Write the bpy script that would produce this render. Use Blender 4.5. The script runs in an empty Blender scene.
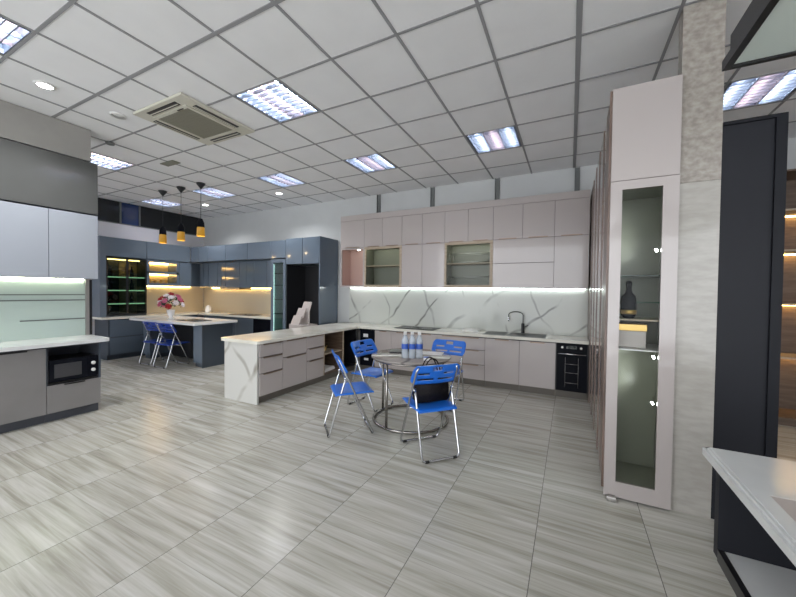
import bpy, bmesh, math, random
from mathutils import Vector, Matrix
PI = math.pi
random.seed(7)
scene = bpy.context.scene
COL = scene.collection

# ------------------------------------------------------------------ camera
cam_d = bpy.data.cameras.new('camera')
cam = bpy.data.objects.new('camera', cam_d)
COL.objects.link(cam)
yaw, pitch, roll = -0.469735, -0.0199413, 0.0118362
fwd = Vector((math.sin(yaw)*math.cos(pitch), math.cos(yaw)*math.cos(pitch), math.sin(pitch)))
r0 = Vector((math.cos(yaw), -math.sin(yaw), 0))
u0 = r0.cross(fwd)
rr = r0*math.cos(roll) + u0*math.sin(roll)
uu = -r0*math.sin(roll) + u0*math.cos(roll)
m = Matrix((rr, uu, -fwd)).transposed().to_4x4()
m.translation = Vector((0, 0, 1.45))
cam.matrix_world = m
cam_d.sensor_fit = 'HORIZONTAL'
cam_d.sensor_width = 36
cam_d.lens = 36*339.13/796
cam_d.clip_start = 0.05
scene.camera = cam

# ------------------------------------------------------------------ world, exposure
world = bpy.data.worlds.new('world')
scene.world = world
world.use_nodes = True
wb = world.node_tree.nodes['Background']
wb.inputs[0].default_value = (0.93, 0.96, 1.0, 1)
wb.inputs[1].default_value = 1.8
vs = scene.view_settings
vs.view_transform = 'Standard'
vs.look = 'None'
vs.gamma = 1
vs.exposure = 1.05
vs.use_curve_mapping = False
scene.cycles.use_denoising = True
scene.cycles.max_bounces = 10
scene.cycles.diffuse_bounces = 5
scene.cycles.transparent_max_bounces = 16
scene.cycles.sample_clamp_indirect = 6
scene.cycles.caustics_reflective = False
scene.cycles.caustics_refractive = False
TUBE = 26.0      # brightness of the fluorescent tubes
LED = 5.0        # brightness of the cabinet strips
CEIL = 3.35

# ------------------------------------------------------------------ materials
def mat(name, col, rough=0.5, metal=0.0, coat=0.0, spec=0.5, emit=None, es=0.0):
    M = bpy.data.materials.new(name)
    M.use_nodes = True
    b = M.node_tree.nodes['Principled BSDF']
    b.inputs['Base Color'].default_value = (*col, 1)
    b.inputs['Roughness'].default_value = rough
    b.inputs['Metallic'].default_value = metal
    b.inputs['Coat Weight'].default_value = coat
    b.inputs['Coat Roughness'].default_value = 0.03
    b.inputs['Specular IOR Level'].default_value = spec
    if emit:
        b.inputs['Emission Color'].default_value = (*emit, 1)
        b.inputs['Emission Strength'].default_value = es
    return M

def speckle(M, c1, c2, scale=6.0, stretch=(1, 1, 1), detail=4, lo=0.35, hi=0.65, bump=0.0):
    nt = M.node_tree
    b = nt.nodes['Principled BSDF']
    tc = nt.nodes.new('ShaderNodeTexCoord')
    mp = nt.nodes.new('ShaderNodeMapping')
    mp.inputs['Scale'].default_value = stretch
    nz = nt.nodes.new('ShaderNodeTexNoise')
    nz.inputs['Scale'].default_value = scale
    nz.inputs['Detail'].default_value = detail
    cr = nt.nodes.new('ShaderNodeValToRGB')
    cr.color_ramp.elements[0].position = lo
    cr.color_ramp.elements[1].position = hi
    cr.color_ramp.elements[0].color = (*c1, 1)
    cr.color_ramp.elements[1].color = (*c2, 1)
    nt.links.new(tc.outputs['Object'], mp.inputs[0])
    nt.links.new(mp.outputs[0], nz.inputs['Vector'])
    nt.links.new(nz.outputs['Fac'], cr.inputs[0])
    nt.links.new(cr.outputs[0], b.inputs['Base Color'])
    if bump:
        bp = nt.nodes.new('ShaderNodeBump')
        bp.inputs['Strength'].default_value = bump
        nt.links.new(nz.outputs['Fac'], bp.inputs['Height'])
        nt.links.new(bp.outputs[0], b.inputs['Normal'])
    return M

def marble(name, base, vein, scale=0.9, thick=0.035, rough=0.12, rot=(0.3, 0.5, 0.6), seed=0.0):
    M = mat(name, base, rough)
    nt = M.node_tree
    b = nt.nodes['Principled BSDF']
    tc = nt.nodes.new('ShaderNodeTexCoord')
    mp = nt.nodes.new('ShaderNodeMapping')
    mp.inputs['Location'].default_value = (seed, seed*0.7, seed*1.3)
    nt.links.new(tc.outputs['Object'], mp.inputs[0])
    prev = None
    for sc_, ang, th, w in ((scale, rot[1], thick, 0.9), (scale*0.8, rot[1]+1.2, thick*0.4, 0.6)):
        m2 = nt.nodes.new('ShaderNodeMapping'); m2.inputs['Rotation'].default_value = (0, ang, 0)
        nt.links.new(mp.outputs[0], m2.inputs[0])
        wv = nt.nodes.new('ShaderNodeTexWave'); wv.wave_type = 'BANDS'; wv.bands_direction = 'X'
        wv.inputs['Scale'].default_value = sc_*0.3
        wv.inputs['Distortion'].default_value = 4.0
        wv.inputs['Detail'].default_value = 3.0
        wv.inputs['Detail Scale'].default_value = 1.3
        nt.links.new(m2.outputs[0], wv.inputs['Vector'])
        r = nt.nodes.new('ShaderNodeMapRange')
        r.inputs['From Min'].default_value = 1.0-th
        r.inputs['From Max'].default_value = 1.0
        r.inputs['To Min'].default_value = 0.0
        r.inputs['To Max'].default_value = w
        nt.links.new(wv.outputs['Fac'], r.inputs['Value'])
        if prev is None:
            prev = r
        else:
            mx = nt.nodes.new('ShaderNodeMath'); mx.operation = 'MAXIMUM'
            nt.links.new(prev.outputs[0], mx.inputs[0]); nt.links.new(r.outputs[0], mx.inputs[1])
            prev = mx
    mask = nt.nodes.new('ShaderNodeTexNoise')
    mask.inputs['Scale'].default_value = scale*1.1
    nt.links.new(mp.outputs[0], mask.inputs['Vector'])
    mr = nt.nodes.new('ShaderNodeMapRange')
    mr.inputs['From Min'].default_value = 0.42; mr.inputs['From Max'].default_value = 0.6
    nt.links.new(mask.outputs['Fac'], mr.inputs['Value'])
    mu = nt.nodes.new('ShaderNodeMath'); mu.operation = 'MULTIPLY'
    nt.links.new(prev.outputs[0], mu.inputs[0]); nt.links.new(mr.outputs[0], mu.inputs[1])
    mix = nt.nodes.new('ShaderNodeMix'); mix.data_type = 'RGBA'
    mix.inputs[6].default_value = (*base, 1); mix.inputs[7].default_value = (*vein, 1)
    nt.links.new(mu.outputs[0], mix.inputs[0])
    nt.links.new(mix.outputs[2], b.inputs['Base Color'])
    return M

def glass(name, tint=(0.9, 0.96, 0.93), refl=0.9):
    M = bpy.data.materials.new(name)
    M.use_nodes = True
    nt = M.node_tree
    nt.nodes.clear()
    o = nt.nodes.new('ShaderNodeOutputMaterial')
    t = nt.nodes.new('ShaderNodeBsdfTransparent'); t.inputs[0].default_value = (*tint, 1)
    g = nt.nodes.new('ShaderNodeBsdfGlossy'); g.inputs['Roughness'].default_value = 0.02
    f = nt.nodes.new('ShaderNodeFresnel'); f.inputs[0].default_value = 1.5
    k = nt.nodes.new('ShaderNodeMath'); k.operation = 'MULTIPLY'; k.inputs[1].default_value = refl
    mx = nt.nodes.new('ShaderNodeMixShader')
    nt.links.new(f.outputs[0], k.inputs[0]); nt.links.new(k.outputs[0], mx.inputs[0])
    nt.links.new(t.outputs[0], mx.inputs[1]); nt.links.new(g.outputs[0], mx.inputs[2])
    nt.links.new(mx.outputs[0], o.inputs[0])
    return M

def floor_mat():
    M = mat('floor_tiles', (0.4, 0.4, 0.37), 0.24)
    nt = M.node_tree; b = nt.nodes['Principled BSDF']; L = nt.links.new
    tc = nt.nodes.new('ShaderNodeTexCoord')
    sp = nt.nodes.new('ShaderNodeSeparateXYZ'); L(tc.outputs['Object'], sp.inputs[0])
    def math_(op, a, bb=None):
        n = nt.nodes.new('ShaderNodeMath'); n.operation = op
        for i, v in enumerate((a, bb)):
            if v is None: continue
            if isinstance(v, (int, float)): n.inputs[i].default_value = v
            else: L(v, n.inputs[i])
        return n.outputs[0]
    # tile index and joint mask, 0.6 m tiles
    gx = math_('DIVIDE', math_('ADD', sp.outputs[0], 0.157+6.0), 0.6)
    gy = math_('DIVIDE', math_('ADD', sp.outputs[1], -1.67+6.0), 0.6)
    fx = math_('FRACT', gx); fy = math_('FRACT', gy)
    ix = math_('FLOOR', gx); iy = math_('FLOOR', gy)
    ex = math_('ABSOLUTE', math_('SUBTRACT', fx, 0.5)); ey = math_('ABSOLUTE', math_('SUBTRACT', fy, 0.5))
    jx = math_('GREATER_THAN', ex, 0.4965); jy = math_('GREATER_THAN', ey, 0.4968)
    joint = math_('MAXIMUM', jx, math_('MULTIPLY', jy, 0.3))
    rnd = nt.nodes.new('ShaderNodeTexWhiteNoise'); rnd.noise_dimensions = '2D'
    cb = nt.nodes.new('ShaderNodeCombineXYZ'); L(ix, cb.inputs[0]); L(iy, cb.inputs[1]); L(cb.outputs[0], rnd.inputs['Vector'])
    off = nt.nodes.new('ShaderNodeCombineXYZ')
    L(math_('MULTIPLY', rnd.outputs['Value'], 13.0), off.inputs[2])
    ad = nt.nodes.new('ShaderNodeVectorMath'); ad.operation = 'ADD'
    L(tc.outputs['Object'], ad.inputs[0]); L(off.outputs[0], ad.inputs[1])
    outs = []
    for sx, sy, s, d in ((0.5, 9.0, 2.0, 5), (1.1, 34.0, 2.4, 4)):
        mp = nt.nodes.new('ShaderNodeMapping'); mp.inputs['Scale'].default_value = (sx, sy, 1)
        L(ad.outputs[0], mp.inputs[0])
        nz = nt.nodes.new('ShaderNodeTexNoise'); nz.inputs['Scale'].default_value = s; nz.inputs['Detail'].default_value = d
        nz.inputs['Distortion'].default_value = 0.5
        L(mp.outputs[0], nz.inputs['Vector']); outs.append(nz.outputs['Fac'])
    v = math_('ADD', math_('MULTIPLY', outs[0], 0.7), math_('MULTIPLY', outs[1], 0.3))
    cr = nt.nodes.new('ShaderNodeValToRGB')
    e = cr.color_ramp.elements
    e[0].position = 0.34; e[0].color = (0.34, 0.325, 0.27, 1)
    e[1].position = 0.64; e[1].color = (0.61, 0.60, 0.555, 1)
    n = e.new(0.47); n.color = (0.465, 0.45, 0.39, 1)
    L(v, cr.inputs[0])
    mx = nt.nodes.new('ShaderNodeMix'); mx.data_type = 'RGBA'; mx.inputs[7].default_value = (0.17, 0.165, 0.15, 1)
    L(joint, mx.inputs[0]); L(cr.outputs[0], mx.inputs[6])
    L(mx.outputs[2], b.inputs['Base Color'])
    return M

M = {}
M['floor'] = floor_mat()
M['tile'] = speckle(mat('ceiling_tile', (0.72, 0.72, 0.73), 0.85), (0.83, 0.83, 0.84), (0.86, 0.86, 0.87), 3)
M['tbar'] = mat('ceiling_bar', (0.30, 0.30, 0.31), 0.6)
M['wall'] = speckle(mat('wall_paint', (0.62, 0.64, 0.65), 0.8), (0.54, 0.555, 0.555), (0.57, 0.585, 0.585), 2)
M['wall_white'] = speckle(mat('wall_white', (0.7, 0.71, 0.75), 0.75), (0.78, 0.78, 0.83), (0.82, 0.82, 0.86), 2)
M['pillar'] = speckle(mat('pillar_stone', (0.5, 0.47, 0.44), 0.28), (0.27, 0.24, 0.21), (0.40, 0.37, 0.33), 22, (1, 1, 1.3), 8, 0.36, 0.64)
M['pillar_pale'] = speckle(mat('pale_stone', (0.5, 0.48, 0.44), 0.1), (0.39, 0.37, 0.335), (0.45, 0.43, 0.395), 10, (1, 1, 3), 6)
M['white_gloss'] = mat('pinkish_gloss', (0.46, 0.415, 0.40), 0.10, coat=0.5)
M['pale_blue_gloss'] = mat('pale_blue_gloss', (0.38, 0.41, 0.46), 0.12, coat=0.5)
M['grey_gloss'] = speckle(mat('grey_gloss', (0.27, 0.27, 0.27), 0.16, coat=0.5), (0.095, 0.097, 0.095), (0.11, 0.113, 0.11), 1.5)
M['fascia'] = speckle(mat('fascia_board', (0.45, 0.43, 0.39), 0.45), (0.33, 0.32, 0.30), (0.37, 0.36, 0.335), 3)
M['grey_metal'] = speckle(mat('grey_laminate', (0.30, 0.29, 0.29), 0.32, 0.2), (0.23, 0.22, 0.22), (0.26, 0.25, 0.25), 2)
M['slate'] = mat('slate_gloss', (0.125, 0.16, 0.205), 0.12, coat=0.5)
M['slate_dark'] = mat('slate_dark', (0.05, 0.065, 0.085), 0.35)
M['dark_grey'] = mat('dark_grey', (0.017, 0.018, 0.023), 0.5, spec=0.2)
M['dark_grey_edge'] = mat('dark_grey_edge', (0.010, 0.011, 0.015), 0.5, spec=0.2)
M['black'] = mat('black', (0.012, 0.012, 0.014), 0.35)
M['black_gloss'] = mat('black_gloss', (0.008, 0.009, 0.013), 0.2, spec=0.04)
M['plinth'] = mat('plinth_brown', (0.14, 0.125, 0.105), 0.4)
M['plinth_dark'] = mat('plinth_dark', (0.06, 0.065, 0.08), 0.4)
M['gap'] = mat('shadow_gap_board', (0.10, 0.09, 0.09), 0.6)
M['bronze'] = mat('bronze_handle', (0.30, 0.22, 0.17), 0.3, 0.9)
M['copper'] = speckle(mat('copper_wood', (0.24, 0.155, 0.12), 0.3), (0.10, 0.065, 0.05), (0.26, 0.18, 0.145), 5, (6, 6, 0.4))
M['marble'] = marble('marble', (0.60, 0.62, 0.58), (0.17, 0.17, 0.16), 1.9, 0.022, 0.12, (0, -0.85, 0), seed=4.1)
M['marble_end'] = marble('marble_end', (0.62, 0.615, 0.59), (0.27, 0.25, 0.21), 2.2, 0.04, 0.2, (0, -0.5, 0), 5.1)
M['slab'] = speckle(mat('quartz_slab', (0.7, 0.68, 0.64), 0.12), (0.72, 0.70, 0.62), (0.80, 0.78, 0.70), 3)
M['slab_cool'] = speckle(mat('quartz_slab_cool', (0.62, 0.64, 0.65), 0.15), (0.66, 0.67, 0.67), (0.74, 0.75, 0.745), 3)
M['warm_glow_back'] = mat('backsplash_warm_glow', (0.60, 0.54, 0.42), 0.15)  # cream, yellowed with the glow of the warm strips
M['green_glass'] = mat('frosted_green_glass', (0.52, 0.62, 0.57), 0.13, coat=0.3)
M['flap_glass'] = mat('frosted_flap_glass', (0.66, 0.74, 0.70), 0.3)
M['glass'] = glass('clear_glass', (0.97, 0.98, 0.97), 0.14)
M['glass_green'] = glass('shelf_glass', (0.62, 0.9, 0.78), 1.0)
M['glass_smoke'] = glass('smoked_glass', (0.45, 0.5, 0.47), 1.0)
M['int_olive'] = mat('display_lining', (0.20, 0.205, 0.165), 0.35)
M['int_teal_lit'] = mat('teal_lit_lining', (0.22, 0.33, 0.33), 0.4)  # teal glow of the lit shelves put into the lining colour
M['int_wood'] = speckle(mat('pale_wood', (0.42, 0.34, 0.25), 0.5), (0.36, 0.28, 0.2), (0.48, 0.4, 0.3), 4, (1, 1, 8))
M['int_brown'] = speckle(mat('brown_wood', (0.12, 0.08, 0.055), 0.5), (0.10, 0.065, 0.045), (0.16, 0.11, 0.075), 4, (1, 1, 8))
M['int_yellow'] = mat('niche_lining', (0.52, 0.42, 0.26), 0.5)
M['pink_niche'] = mat('niche_lining_pink', (0.52, 0.36, 0.31), 0.4)
M['chrome'] = mat('chrome', (0.60, 0.61, 0.63), 0.14, 1.0)
M['chrome_dark'] = mat('dark_chrome', (0.33, 0.31, 0.29), 0.2, 1.0)
M['steel'] = mat('brushed_steel', (0.5, 0.48, 0.46), 0.35, 0.8)
M['channel'] = mat('steel_channel', (0.16, 0.17, 0.17), 0.5)
M['blue'] = mat('blue_plastic', (0.012, 0.16, 0.70), 0.3, coat=0.2)
M['blue_dark'] = mat('blue_plastic_deep', (0.008, 0.045, 0.35), 0.3, coat=0.2)
M['rubber'] = mat('black_rubber', (0.02, 0.02, 0.02), 0.7)
M['leather'] = speckle(mat('black_leather', (0.01, 0.01, 0.01), 0.6, spec=0.2), (0.008, 0.007, 0.008), (0.016, 0.013, 0.014), 60, bump=0.2)
M['table_top'] = marble('table_marble', (0.34, 0.31, 0.29), (0.12, 0.11, 0.1), 3, 0.05, 0.06, seed=1)
M['paper'] = mat('paper', (0.8, 0.8, 0.8), 0.7)
M['card'] = mat('sample_card', (0.50, 0.45, 0.43), 0.5)
M['plastic_clear'] = mat('bottle_plastic', (0.62, 0.68, 0.74), 0.15)
M['plastic_clear'].node_tree.nodes['Principled BSDF'].inputs['Alpha'].default_value = 0.5
M['label_blue'] = mat('bottle_label', (0.03, 0.10, 0.45), 0.4)
M['gold'] = mat('gold', (0.6, 0.4, 0.13), 0.3, 0.7)
M['ac'] = mat('ac_plastic', (0.60, 0.58, 0.50), 0.45)
M['ac_grille'] = mat('ac_grille', (0.26, 0.25, 0.20), 0.5)
M['white_plastic'] = mat('white_plastic', (0.75, 0.75, 0.74), 0.4)
M['ceramic'] = mat('ceramic', (0.8, 0.8, 0.8), 0.2)
M['red'] = mat('red_petal', (0.45, 0.02, 0.03), 0.6)
M['pink'] = mat('pink_petal', (0.6, 0.16, 0.28), 0.6)
M['petal_white'] = mat('white_petal', (0.8, 0.76, 0.78), 0.6)
M['leaf'] = mat('dark_leaf', (0.03, 0.07, 0.04), 0.6)
M['amber'] = mat('amber_shade', (0.55, 0.3, 0.03), 0.3, emit=(1.0, 0.45, 0.04), es=0.06)
M['bulb'] = mat('bulb_glow', (1, 0.8, 0.5), 0.4, emit=(1.0, 0.82, 0.5), es=4)
M['tube_cool'] = mat('tube_cool', (1, 1, 1), 0.4, emit=(0.83, 0.90, 1.0), es=TUBE)
M['tube_pink'] = mat('tube_pink', (1, 1, 1), 0.4, emit=(1.0, 0.66, 0.62), es=TUBE*0.7)
M['louvre'] = mat('louvre_aluminium', (0.24, 0.27, 0.33), 0.4, 0.4)
M['reflector'] = mat('troffer_reflector', (0.12, 0.15, 0.20), 0.4, 0.2)
M['led_warm'] = mat('led_warm', (1, 1, 1), 0.4, emit=(1.0, 0.62, 0.20), es=LED*2.6)
M['led_white'] = mat('led_white', (1, 1, 1), 0.4, emit=(0.90, 1.0, 0.97), es=LED*1.2)
M['led_green'] = mat('led_green', (1, 1, 1), 0.4, emit=(0.96, 1.0, 0.74), es=LED)
M['led_green2'] = mat('led_green_bright', (1, 1, 1), 0.4, emit=(0.96, 1.0, 0.74), es=LED*2.5)
M['led_teal'] = mat('led_teal', (0.6, 1, 1), 0.4, emit=(0.6, 1.0, 0.95), es=1.2)
M['led_shelf'] = mat('led_shelf', (0.6, 1, 0.8), 0.4, emit=(0.55, 1.0, 0.62), es=0.75)
M['spot_glow'] = mat('spot_glow', (1, 1, 1), 0.4, emit=(0.95, 1.0, 0.95), es=12)
M['down_glow'] = mat('downlight_glow', (1, 1, 1), 0.4, emit=(1, 0.98, 0.95), es=9)
M['pane_dark'] = mat('dark_window_pane', (0.014, 0.016, 0.019), 0.12)
M['pane_reflection'] = mat('blue_pane_reflection', (0.02, 0.045, 0.15), 0.12)  # blue reflection on the dark glass, put into the pane colour

# ------------------------------------------------------------------ mesh helpers
def new():
    return bmesh.new()

def box(bm, x0, x1, y0, y1, z0, z1, bev=0.0):
    t = bmesh.new() if bev else bm
    v = [t.verts.new((x, y, z)) for z in (z0, z1) for y in (y0, y1) for x in (x0, x1)]
    for f in ((0, 2, 3, 1), (4, 5, 7, 6), (0, 1, 5, 4), (2, 6, 7, 3), (0, 4, 6, 2), (1, 3, 7, 5)):
        t.faces.new([v[i] for i in f])
    if bev:
        bmesh.ops.bevel(t, geom=list(t.edges), offset=bev, segments=2, affect='EDGES', profile=0.5)
        merge(bm, t)
    return bm

def merge(bm, t):
    mp = {}
    for v in t.verts:
        mp[v] = bm.verts.new(v.co)
    for f in t.faces:
        try:
            nf = bm.faces.new([mp[v] for v in f.verts]); nf.smooth = f.smooth
        except ValueError:
            pass
    t.free()

def tube(bm, pts, r, seg=8, closed=False):
    pts = [Vector(p) for p in pts]
    n = len(pts)
    rings = []
    prev_n = None
    for i in range(n):
        if closed:
            a, c = pts[i-1], pts[(i+1) % n]
        else:
            a, c = pts[max(i-1, 0)], pts[min(i+1, n-1)]
        t = (c-a).normalized()
        if prev_n is None:
            ref = Vector((0, 0, 1)) if abs(t.z) < 0.9 else Vector((1, 0, 0))
            nn = t.cross(ref).normalized()
        else:
            nn = (prev_n - t*prev_n.dot(t)).normalized()
        prev_n = nn
        bb = t.cross(nn)
        rings.append([bm.verts.new(pts[i] + (nn*math.cos(k*2*PI/seg) + bb*math.sin(k*2*PI/seg))*r) for k in range(seg)])
    rng = range(n) if closed else range(n-1)
    for i in rng:
        A, B = rings[i], rings[(i+1) % n]
        for k in range(seg):
            f = bm.faces.new((A[k], A[(k+1) % seg], B[(k+1) % seg], B[k])); f.smooth = True
    if not closed:
        bm.faces.new(rings[0]); bm.faces.new(list(reversed(rings[-1])))
    return bm

def lathe(bm, prof, cx=0, cy=0, seg=20, cap=True):
    rings = []
    for r, z in prof:
        rings.append([bm.verts.new((cx+r*math.cos(k*2*PI/seg), cy+r*math.sin(k*2*PI/seg), z)) for k in range(seg)])
    for A, B in zip(rings, rings[1:]):
        for k in range(seg):
            f = bm.faces.new((A[k], A[(k+1) % seg], B[(k+1) % seg], B[k])); f.smooth = True
    if cap:
        bm.faces.new(rings[0]); bm.faces.new(list(reversed(rings[-1])))
    return bm

def prism(bm, pts, z0, z1):
    a = [bm.verts.new((x, y, z0)) for x, y in pts]
    b = [bm.verts.new((x, y, z1)) for x, y in pts]
    n = len(pts)
    bm.faces.new(a); bm.faces.new(b)
    for i in range(n):
        bm.faces.new((a[i], a[(i+1) % n], b[(i+1) % n], b[i]))
    return bm

def round_corner(cx, cy, r, a0, a1, n=6):
    return [(cx+r*math.cos(a0+(a1-a0)*i/n), cy+r*math.sin(a0+(a1-a0)*i/n)) for i in range(n+1)]

def link(name, bm, material, parent=None, loc=None, rotz=0.0):
    bmesh.ops.recalc_face_normals(bm, faces=list(bm.faces))
    me = bpy.data.meshes.new(name)
    bm.to_mesh(me); bm.free()
    me.materials.append(material)
    o = bpy.data.objects.new(name, me)
    COL.objects.link(o)
    if parent is not None:
        o.parent = parent
    if loc is not None:
        o.location = loc
    o.rotation_euler = (0, 0, rotz)
    return o

def tag(o, label, cat, group=None, kind=None):
    o['label'] = label; o['category'] = cat
    if group: o['group'] = group
    if kind: o['kind'] = kind
    return o

def thing(name, label, cat, loc, rotz=0.0, group=None):
    o = bpy.data.objects.new(name, None)
    o.empty_display_size = 0.05
    COL.objects.link(o)
    o.location = loc; o.rotation_euler = (0, 0, rotz)
    return tag(o, label, cat, group)

def single(name, label, cat, bm, material, loc=(0, 0, 0), rotz=0.0, group=None):
    o = link(name, bm, material, None, loc, rotz)
    return tag(o, label, cat, group)

def struct(name, bm, material, label=None, cat=None, parent=None):
    o = link(name, bm, material, parent)
    if parent is None:
        o['kind'] = 'structure'
        o['label'] = label; o['category'] = cat
    return o

def copy_tree(o, parent=None):
    c = o.copy(); COL.objects.link(c)
    if parent is not None: c.parent = parent
    for ch in list(o.children): copy_tree(ch, c)
    return c

def dup(root, loc, rotz=0.0, label=None, group=None):
    c = copy_tree(root)
    c.location = loc; c.rotation_euler = (0, 0, rotz)
    if label: c['label'] = label
    if group: c['group'] = group
    return c

# ================================================================== SETTING
struct('floor', box(new(), -9.3, 5.0, -4.0, 5.9, -0.05, 0.0), M['floor'], 'pale grey wood-look tiled floor of the showroom', 'floor')
GX = [-1.78169+0.6*i for i in range(-12, 12)]
GY = [2.25109+0.6*j for j in range(-10, 6)]
LIGHTS = [(-2, 0), (-2, 3), (1, 3), (-5, 3), (-8, 3), (-11, 3), (-8, 0), (-4, -3), (5, 3)]
ac_c = (-3.80, 2.41)
# ceiling of tiles with openings where the recessed lights sit
bm = new()
open_cells = set(LIGHTS)
for i in range(-13, 12):
    for j in range(-11, 6):
        if (i, j) in open_cells: continue
        x0, y0 = -1.78169+0.6*i, 2.25109+0.6*j
        x1, y1 = x0+0.6, y0+0.6
        x0, x1, y0, y1 = max(x0, -9.3), min(x1, 5.0), max(y0, -4.0), min(y1, 5.9)
        if x1 <= x0 or y1 <= y0: continue
        box(bm, x0, x1, y0, y1, CEIL, CEIL+0.012)
struct('ceiling', bm, M['tile'], 'suspended ceiling of square grey-white tiles', 'ceiling')
bm = new()
box(bm, -9.3, 5.0, -4.0, 5.9, CEIL+0.14, CEIL+0.16)
struct('ceiling_deck', bm, M['tile'], 'slab above the suspended ceiling', 'ceiling')
bm = new()
for gx in GX:
    if -8.83 < gx < 5:
        w = 0.019 if abs(gx-0.018) < 0.02 else 0.011
        box(bm, gx-w, gx+w, -4.0, 5.78, CEIL-0.006, CEIL-0.0005)
for gy in GY:
    if -4 < gy < 5.78:
        w = 0.015 if abs(gy-1.651) < 0.02 else 0.011
        box(bm, -8.83, 5.0, gy-w, gy+w, CEIL-0.0055, CEIL-0.001)
struct('trim_1', bm, M['tbar'], 'grey metal grid holding the ceiling tiles', 'ceiling grid')
struct('wall_back', box(new(), -9.3, 5.0, 5.78, 5.9, 0, CEIL), M['wall'], 'pale grey back wall above the kitchen cabinets', 'wall')
struct('wall_right', box(new(), 4.9, 5.0, -4.0, 5.78, 0, CEIL), M['wall_white'], 'white right wall', 'wall')
FL = -8.83
struct('wall_far_left', box(new(), FL-0.1, FL, -4.0, 5.78, 0, 2.87), M['wall_white'], 'white far left wall under the dark glass band', 'wall')
struct('wall_left', box(new(), -5.55, -5.45, -4.0, 2.09, 0, CEIL), M['wall_white'], 'partition wall behind the left kitchenette', 'wall')
# dark band of windows along the top of the far left wall
w1 = link('window_1', box(new(), FL-0.08, FL-0.02, -4.0, 5.74, 2.87, CEIL), M['pane_dark'])
w1['kind'] = 'structure'; w1['label'] = 'dark clerestory window band above the white far left wall'; w1['category'] = 'window'
bm = new()
for yy in (3.9, 4.27):
    box(bm, FL-0.02, FL+0.012, yy-0.012, yy+0.012, 2.87, CEIL)
box(bm, FL-0.02, FL+0.01, -4.0, 5.74, 2.86, 2.88)
link('window_frame', bm, M['channel'], w1)
o = link('window_reflection', box(new(), FL-0.019, FL-0.012, 3.915, 4.255, 2.885, CEIL-0.01), M['pane_reflection'], w1)
o['label'] = 'window pane with a blue reflection put into its colour'
# steel channels on the wall above the pale cabinets
for k, (x, lab) in enumerate(((-3.37, 'grey steel channel above the wide left glass cabinet, leftmost of the four'),
                (-2.25, 'grey steel channel on the back wall, second from the left of four'),
                (-1.11, 'grey steel channel on the back wall, third from the left of four'),
                (0.06, 'grey steel channel on the back wall nearest the tall cabinets'))):
    bm = new()
    box(bm, -0.035, 0.035, -0.012, 0, 0, 0.425)
    box(bm, -0.035, -0.026, -0.04, -0.012, 0, 0.425); box(bm, 0.026, 0.035, -0.04, -0.012, 0, 0.425)
    single('steel_channel', lab, 'steel channel', bm, M['channel'], (x, 5.779, 2.915), 0, 'steel channels on the back wall')
# stone clad pillar
bm = new()
box(bm, 0.628, 0.840, 2.86, 2.96, 2.19, CEIL)
struct('pillar', bm, M['pillar'], 'mottled grey-brown stone upper part of the pillar beside the glass display cabinet', 'pillar')
struct('pillar_base', box(new(), 0.628, 0.840, 2.86, 2.96, 0, 2.188), M['pillar_pale'], 'smooth pale stone lower part of the pillar beside the glass display cabinet', 'pillar')

# ------------------------------------------------------------------ ceiling fittings
def make_troffer():
    t = thing('ceiling_light', 'x', 'ceiling light', (0, 0, 0))
    bm = new()
    box(bm, -0.285, 0.285, -0.285, 0.285, 0.10, 0.105)
    for s in (-1, 1):
        box(bm, s*0.285-0.003, s*0.285+0.003, -0.288, 0.288, 0.0, 0.10)
        box(bm, -0.288, 0.288, s*0.285-0.003, s*0.285+0.003, 0.0, 0.10)
    link('housing', bm, M['reflector'], t)
    for k, x in enumerate((-0.18, 0.0, 0.18)):
        lamp = link('tube', tube(new(), [(x, -0.27, 0.06), (x, 0.27, 0.06)], 0.013, 10), M['tube_pink'] if k == 1 else M['tube_cool'], t)
        if k == 1: lamp['label'] = 'pinkish fluorescent tube'
    bm = new()
    for i in range(-1, 3):
        x = -0.09+0.18*(i-0.0) - 0.0
        if -0.28 < x < 0.28: box(bm, x-0.004, x+0.004, -0.282, 0.282, -0.004, 0.034)
    for i in range(1, 9):
        y = -0.285+0.57*i/9
        box(bm, -0.282, 0.282, y-0.004, y+0.004, -0.004, 0.032)
    link('louvre', bm, M['louvre'], t)
    return t
def cell(i, j): return (-1.78169+0.6*i+0.3, 2.25109+0.6*j+0.3, CEIL)
tr_labels = {(-2, 0): 'large-looking square louvre light just right of the ceiling air conditioner',
 (-2, 3): 'square louvre light in front of the middle of the pale wall cabinets',
 (1, 3): 'square louvre light nearest the right end of the pale cabinets',
 (-5, 3): 'square louvre light just left of a round downlight, between the two kitchens',
 (-8, 3): 'square louvre light right beside the rightmost pendant canopy',
 (-11, 3): 'square louvre light farthest left, behind the pendant cords',
 (-8, 0): 'square louvre light peeping out beside the grey bulkhead panel',
 (-4, -3): 'square louvre light at the top left corner of the photo',
 (5, 3): 'square louvre light right of the stone pillar above the dark tall panel'}
tr = make_troffer()
for n, c in enumerate(LIGHTS):
    lab = tr_labels[c]
    if n == 0:
        tr.location = cell(*c); tr['label'] = lab; tr['group'] = 'square louvre ceiling lights'
    else:
        dup(tr, cell(*c), 0, lab, 'square louvre ceiling lights')
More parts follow.
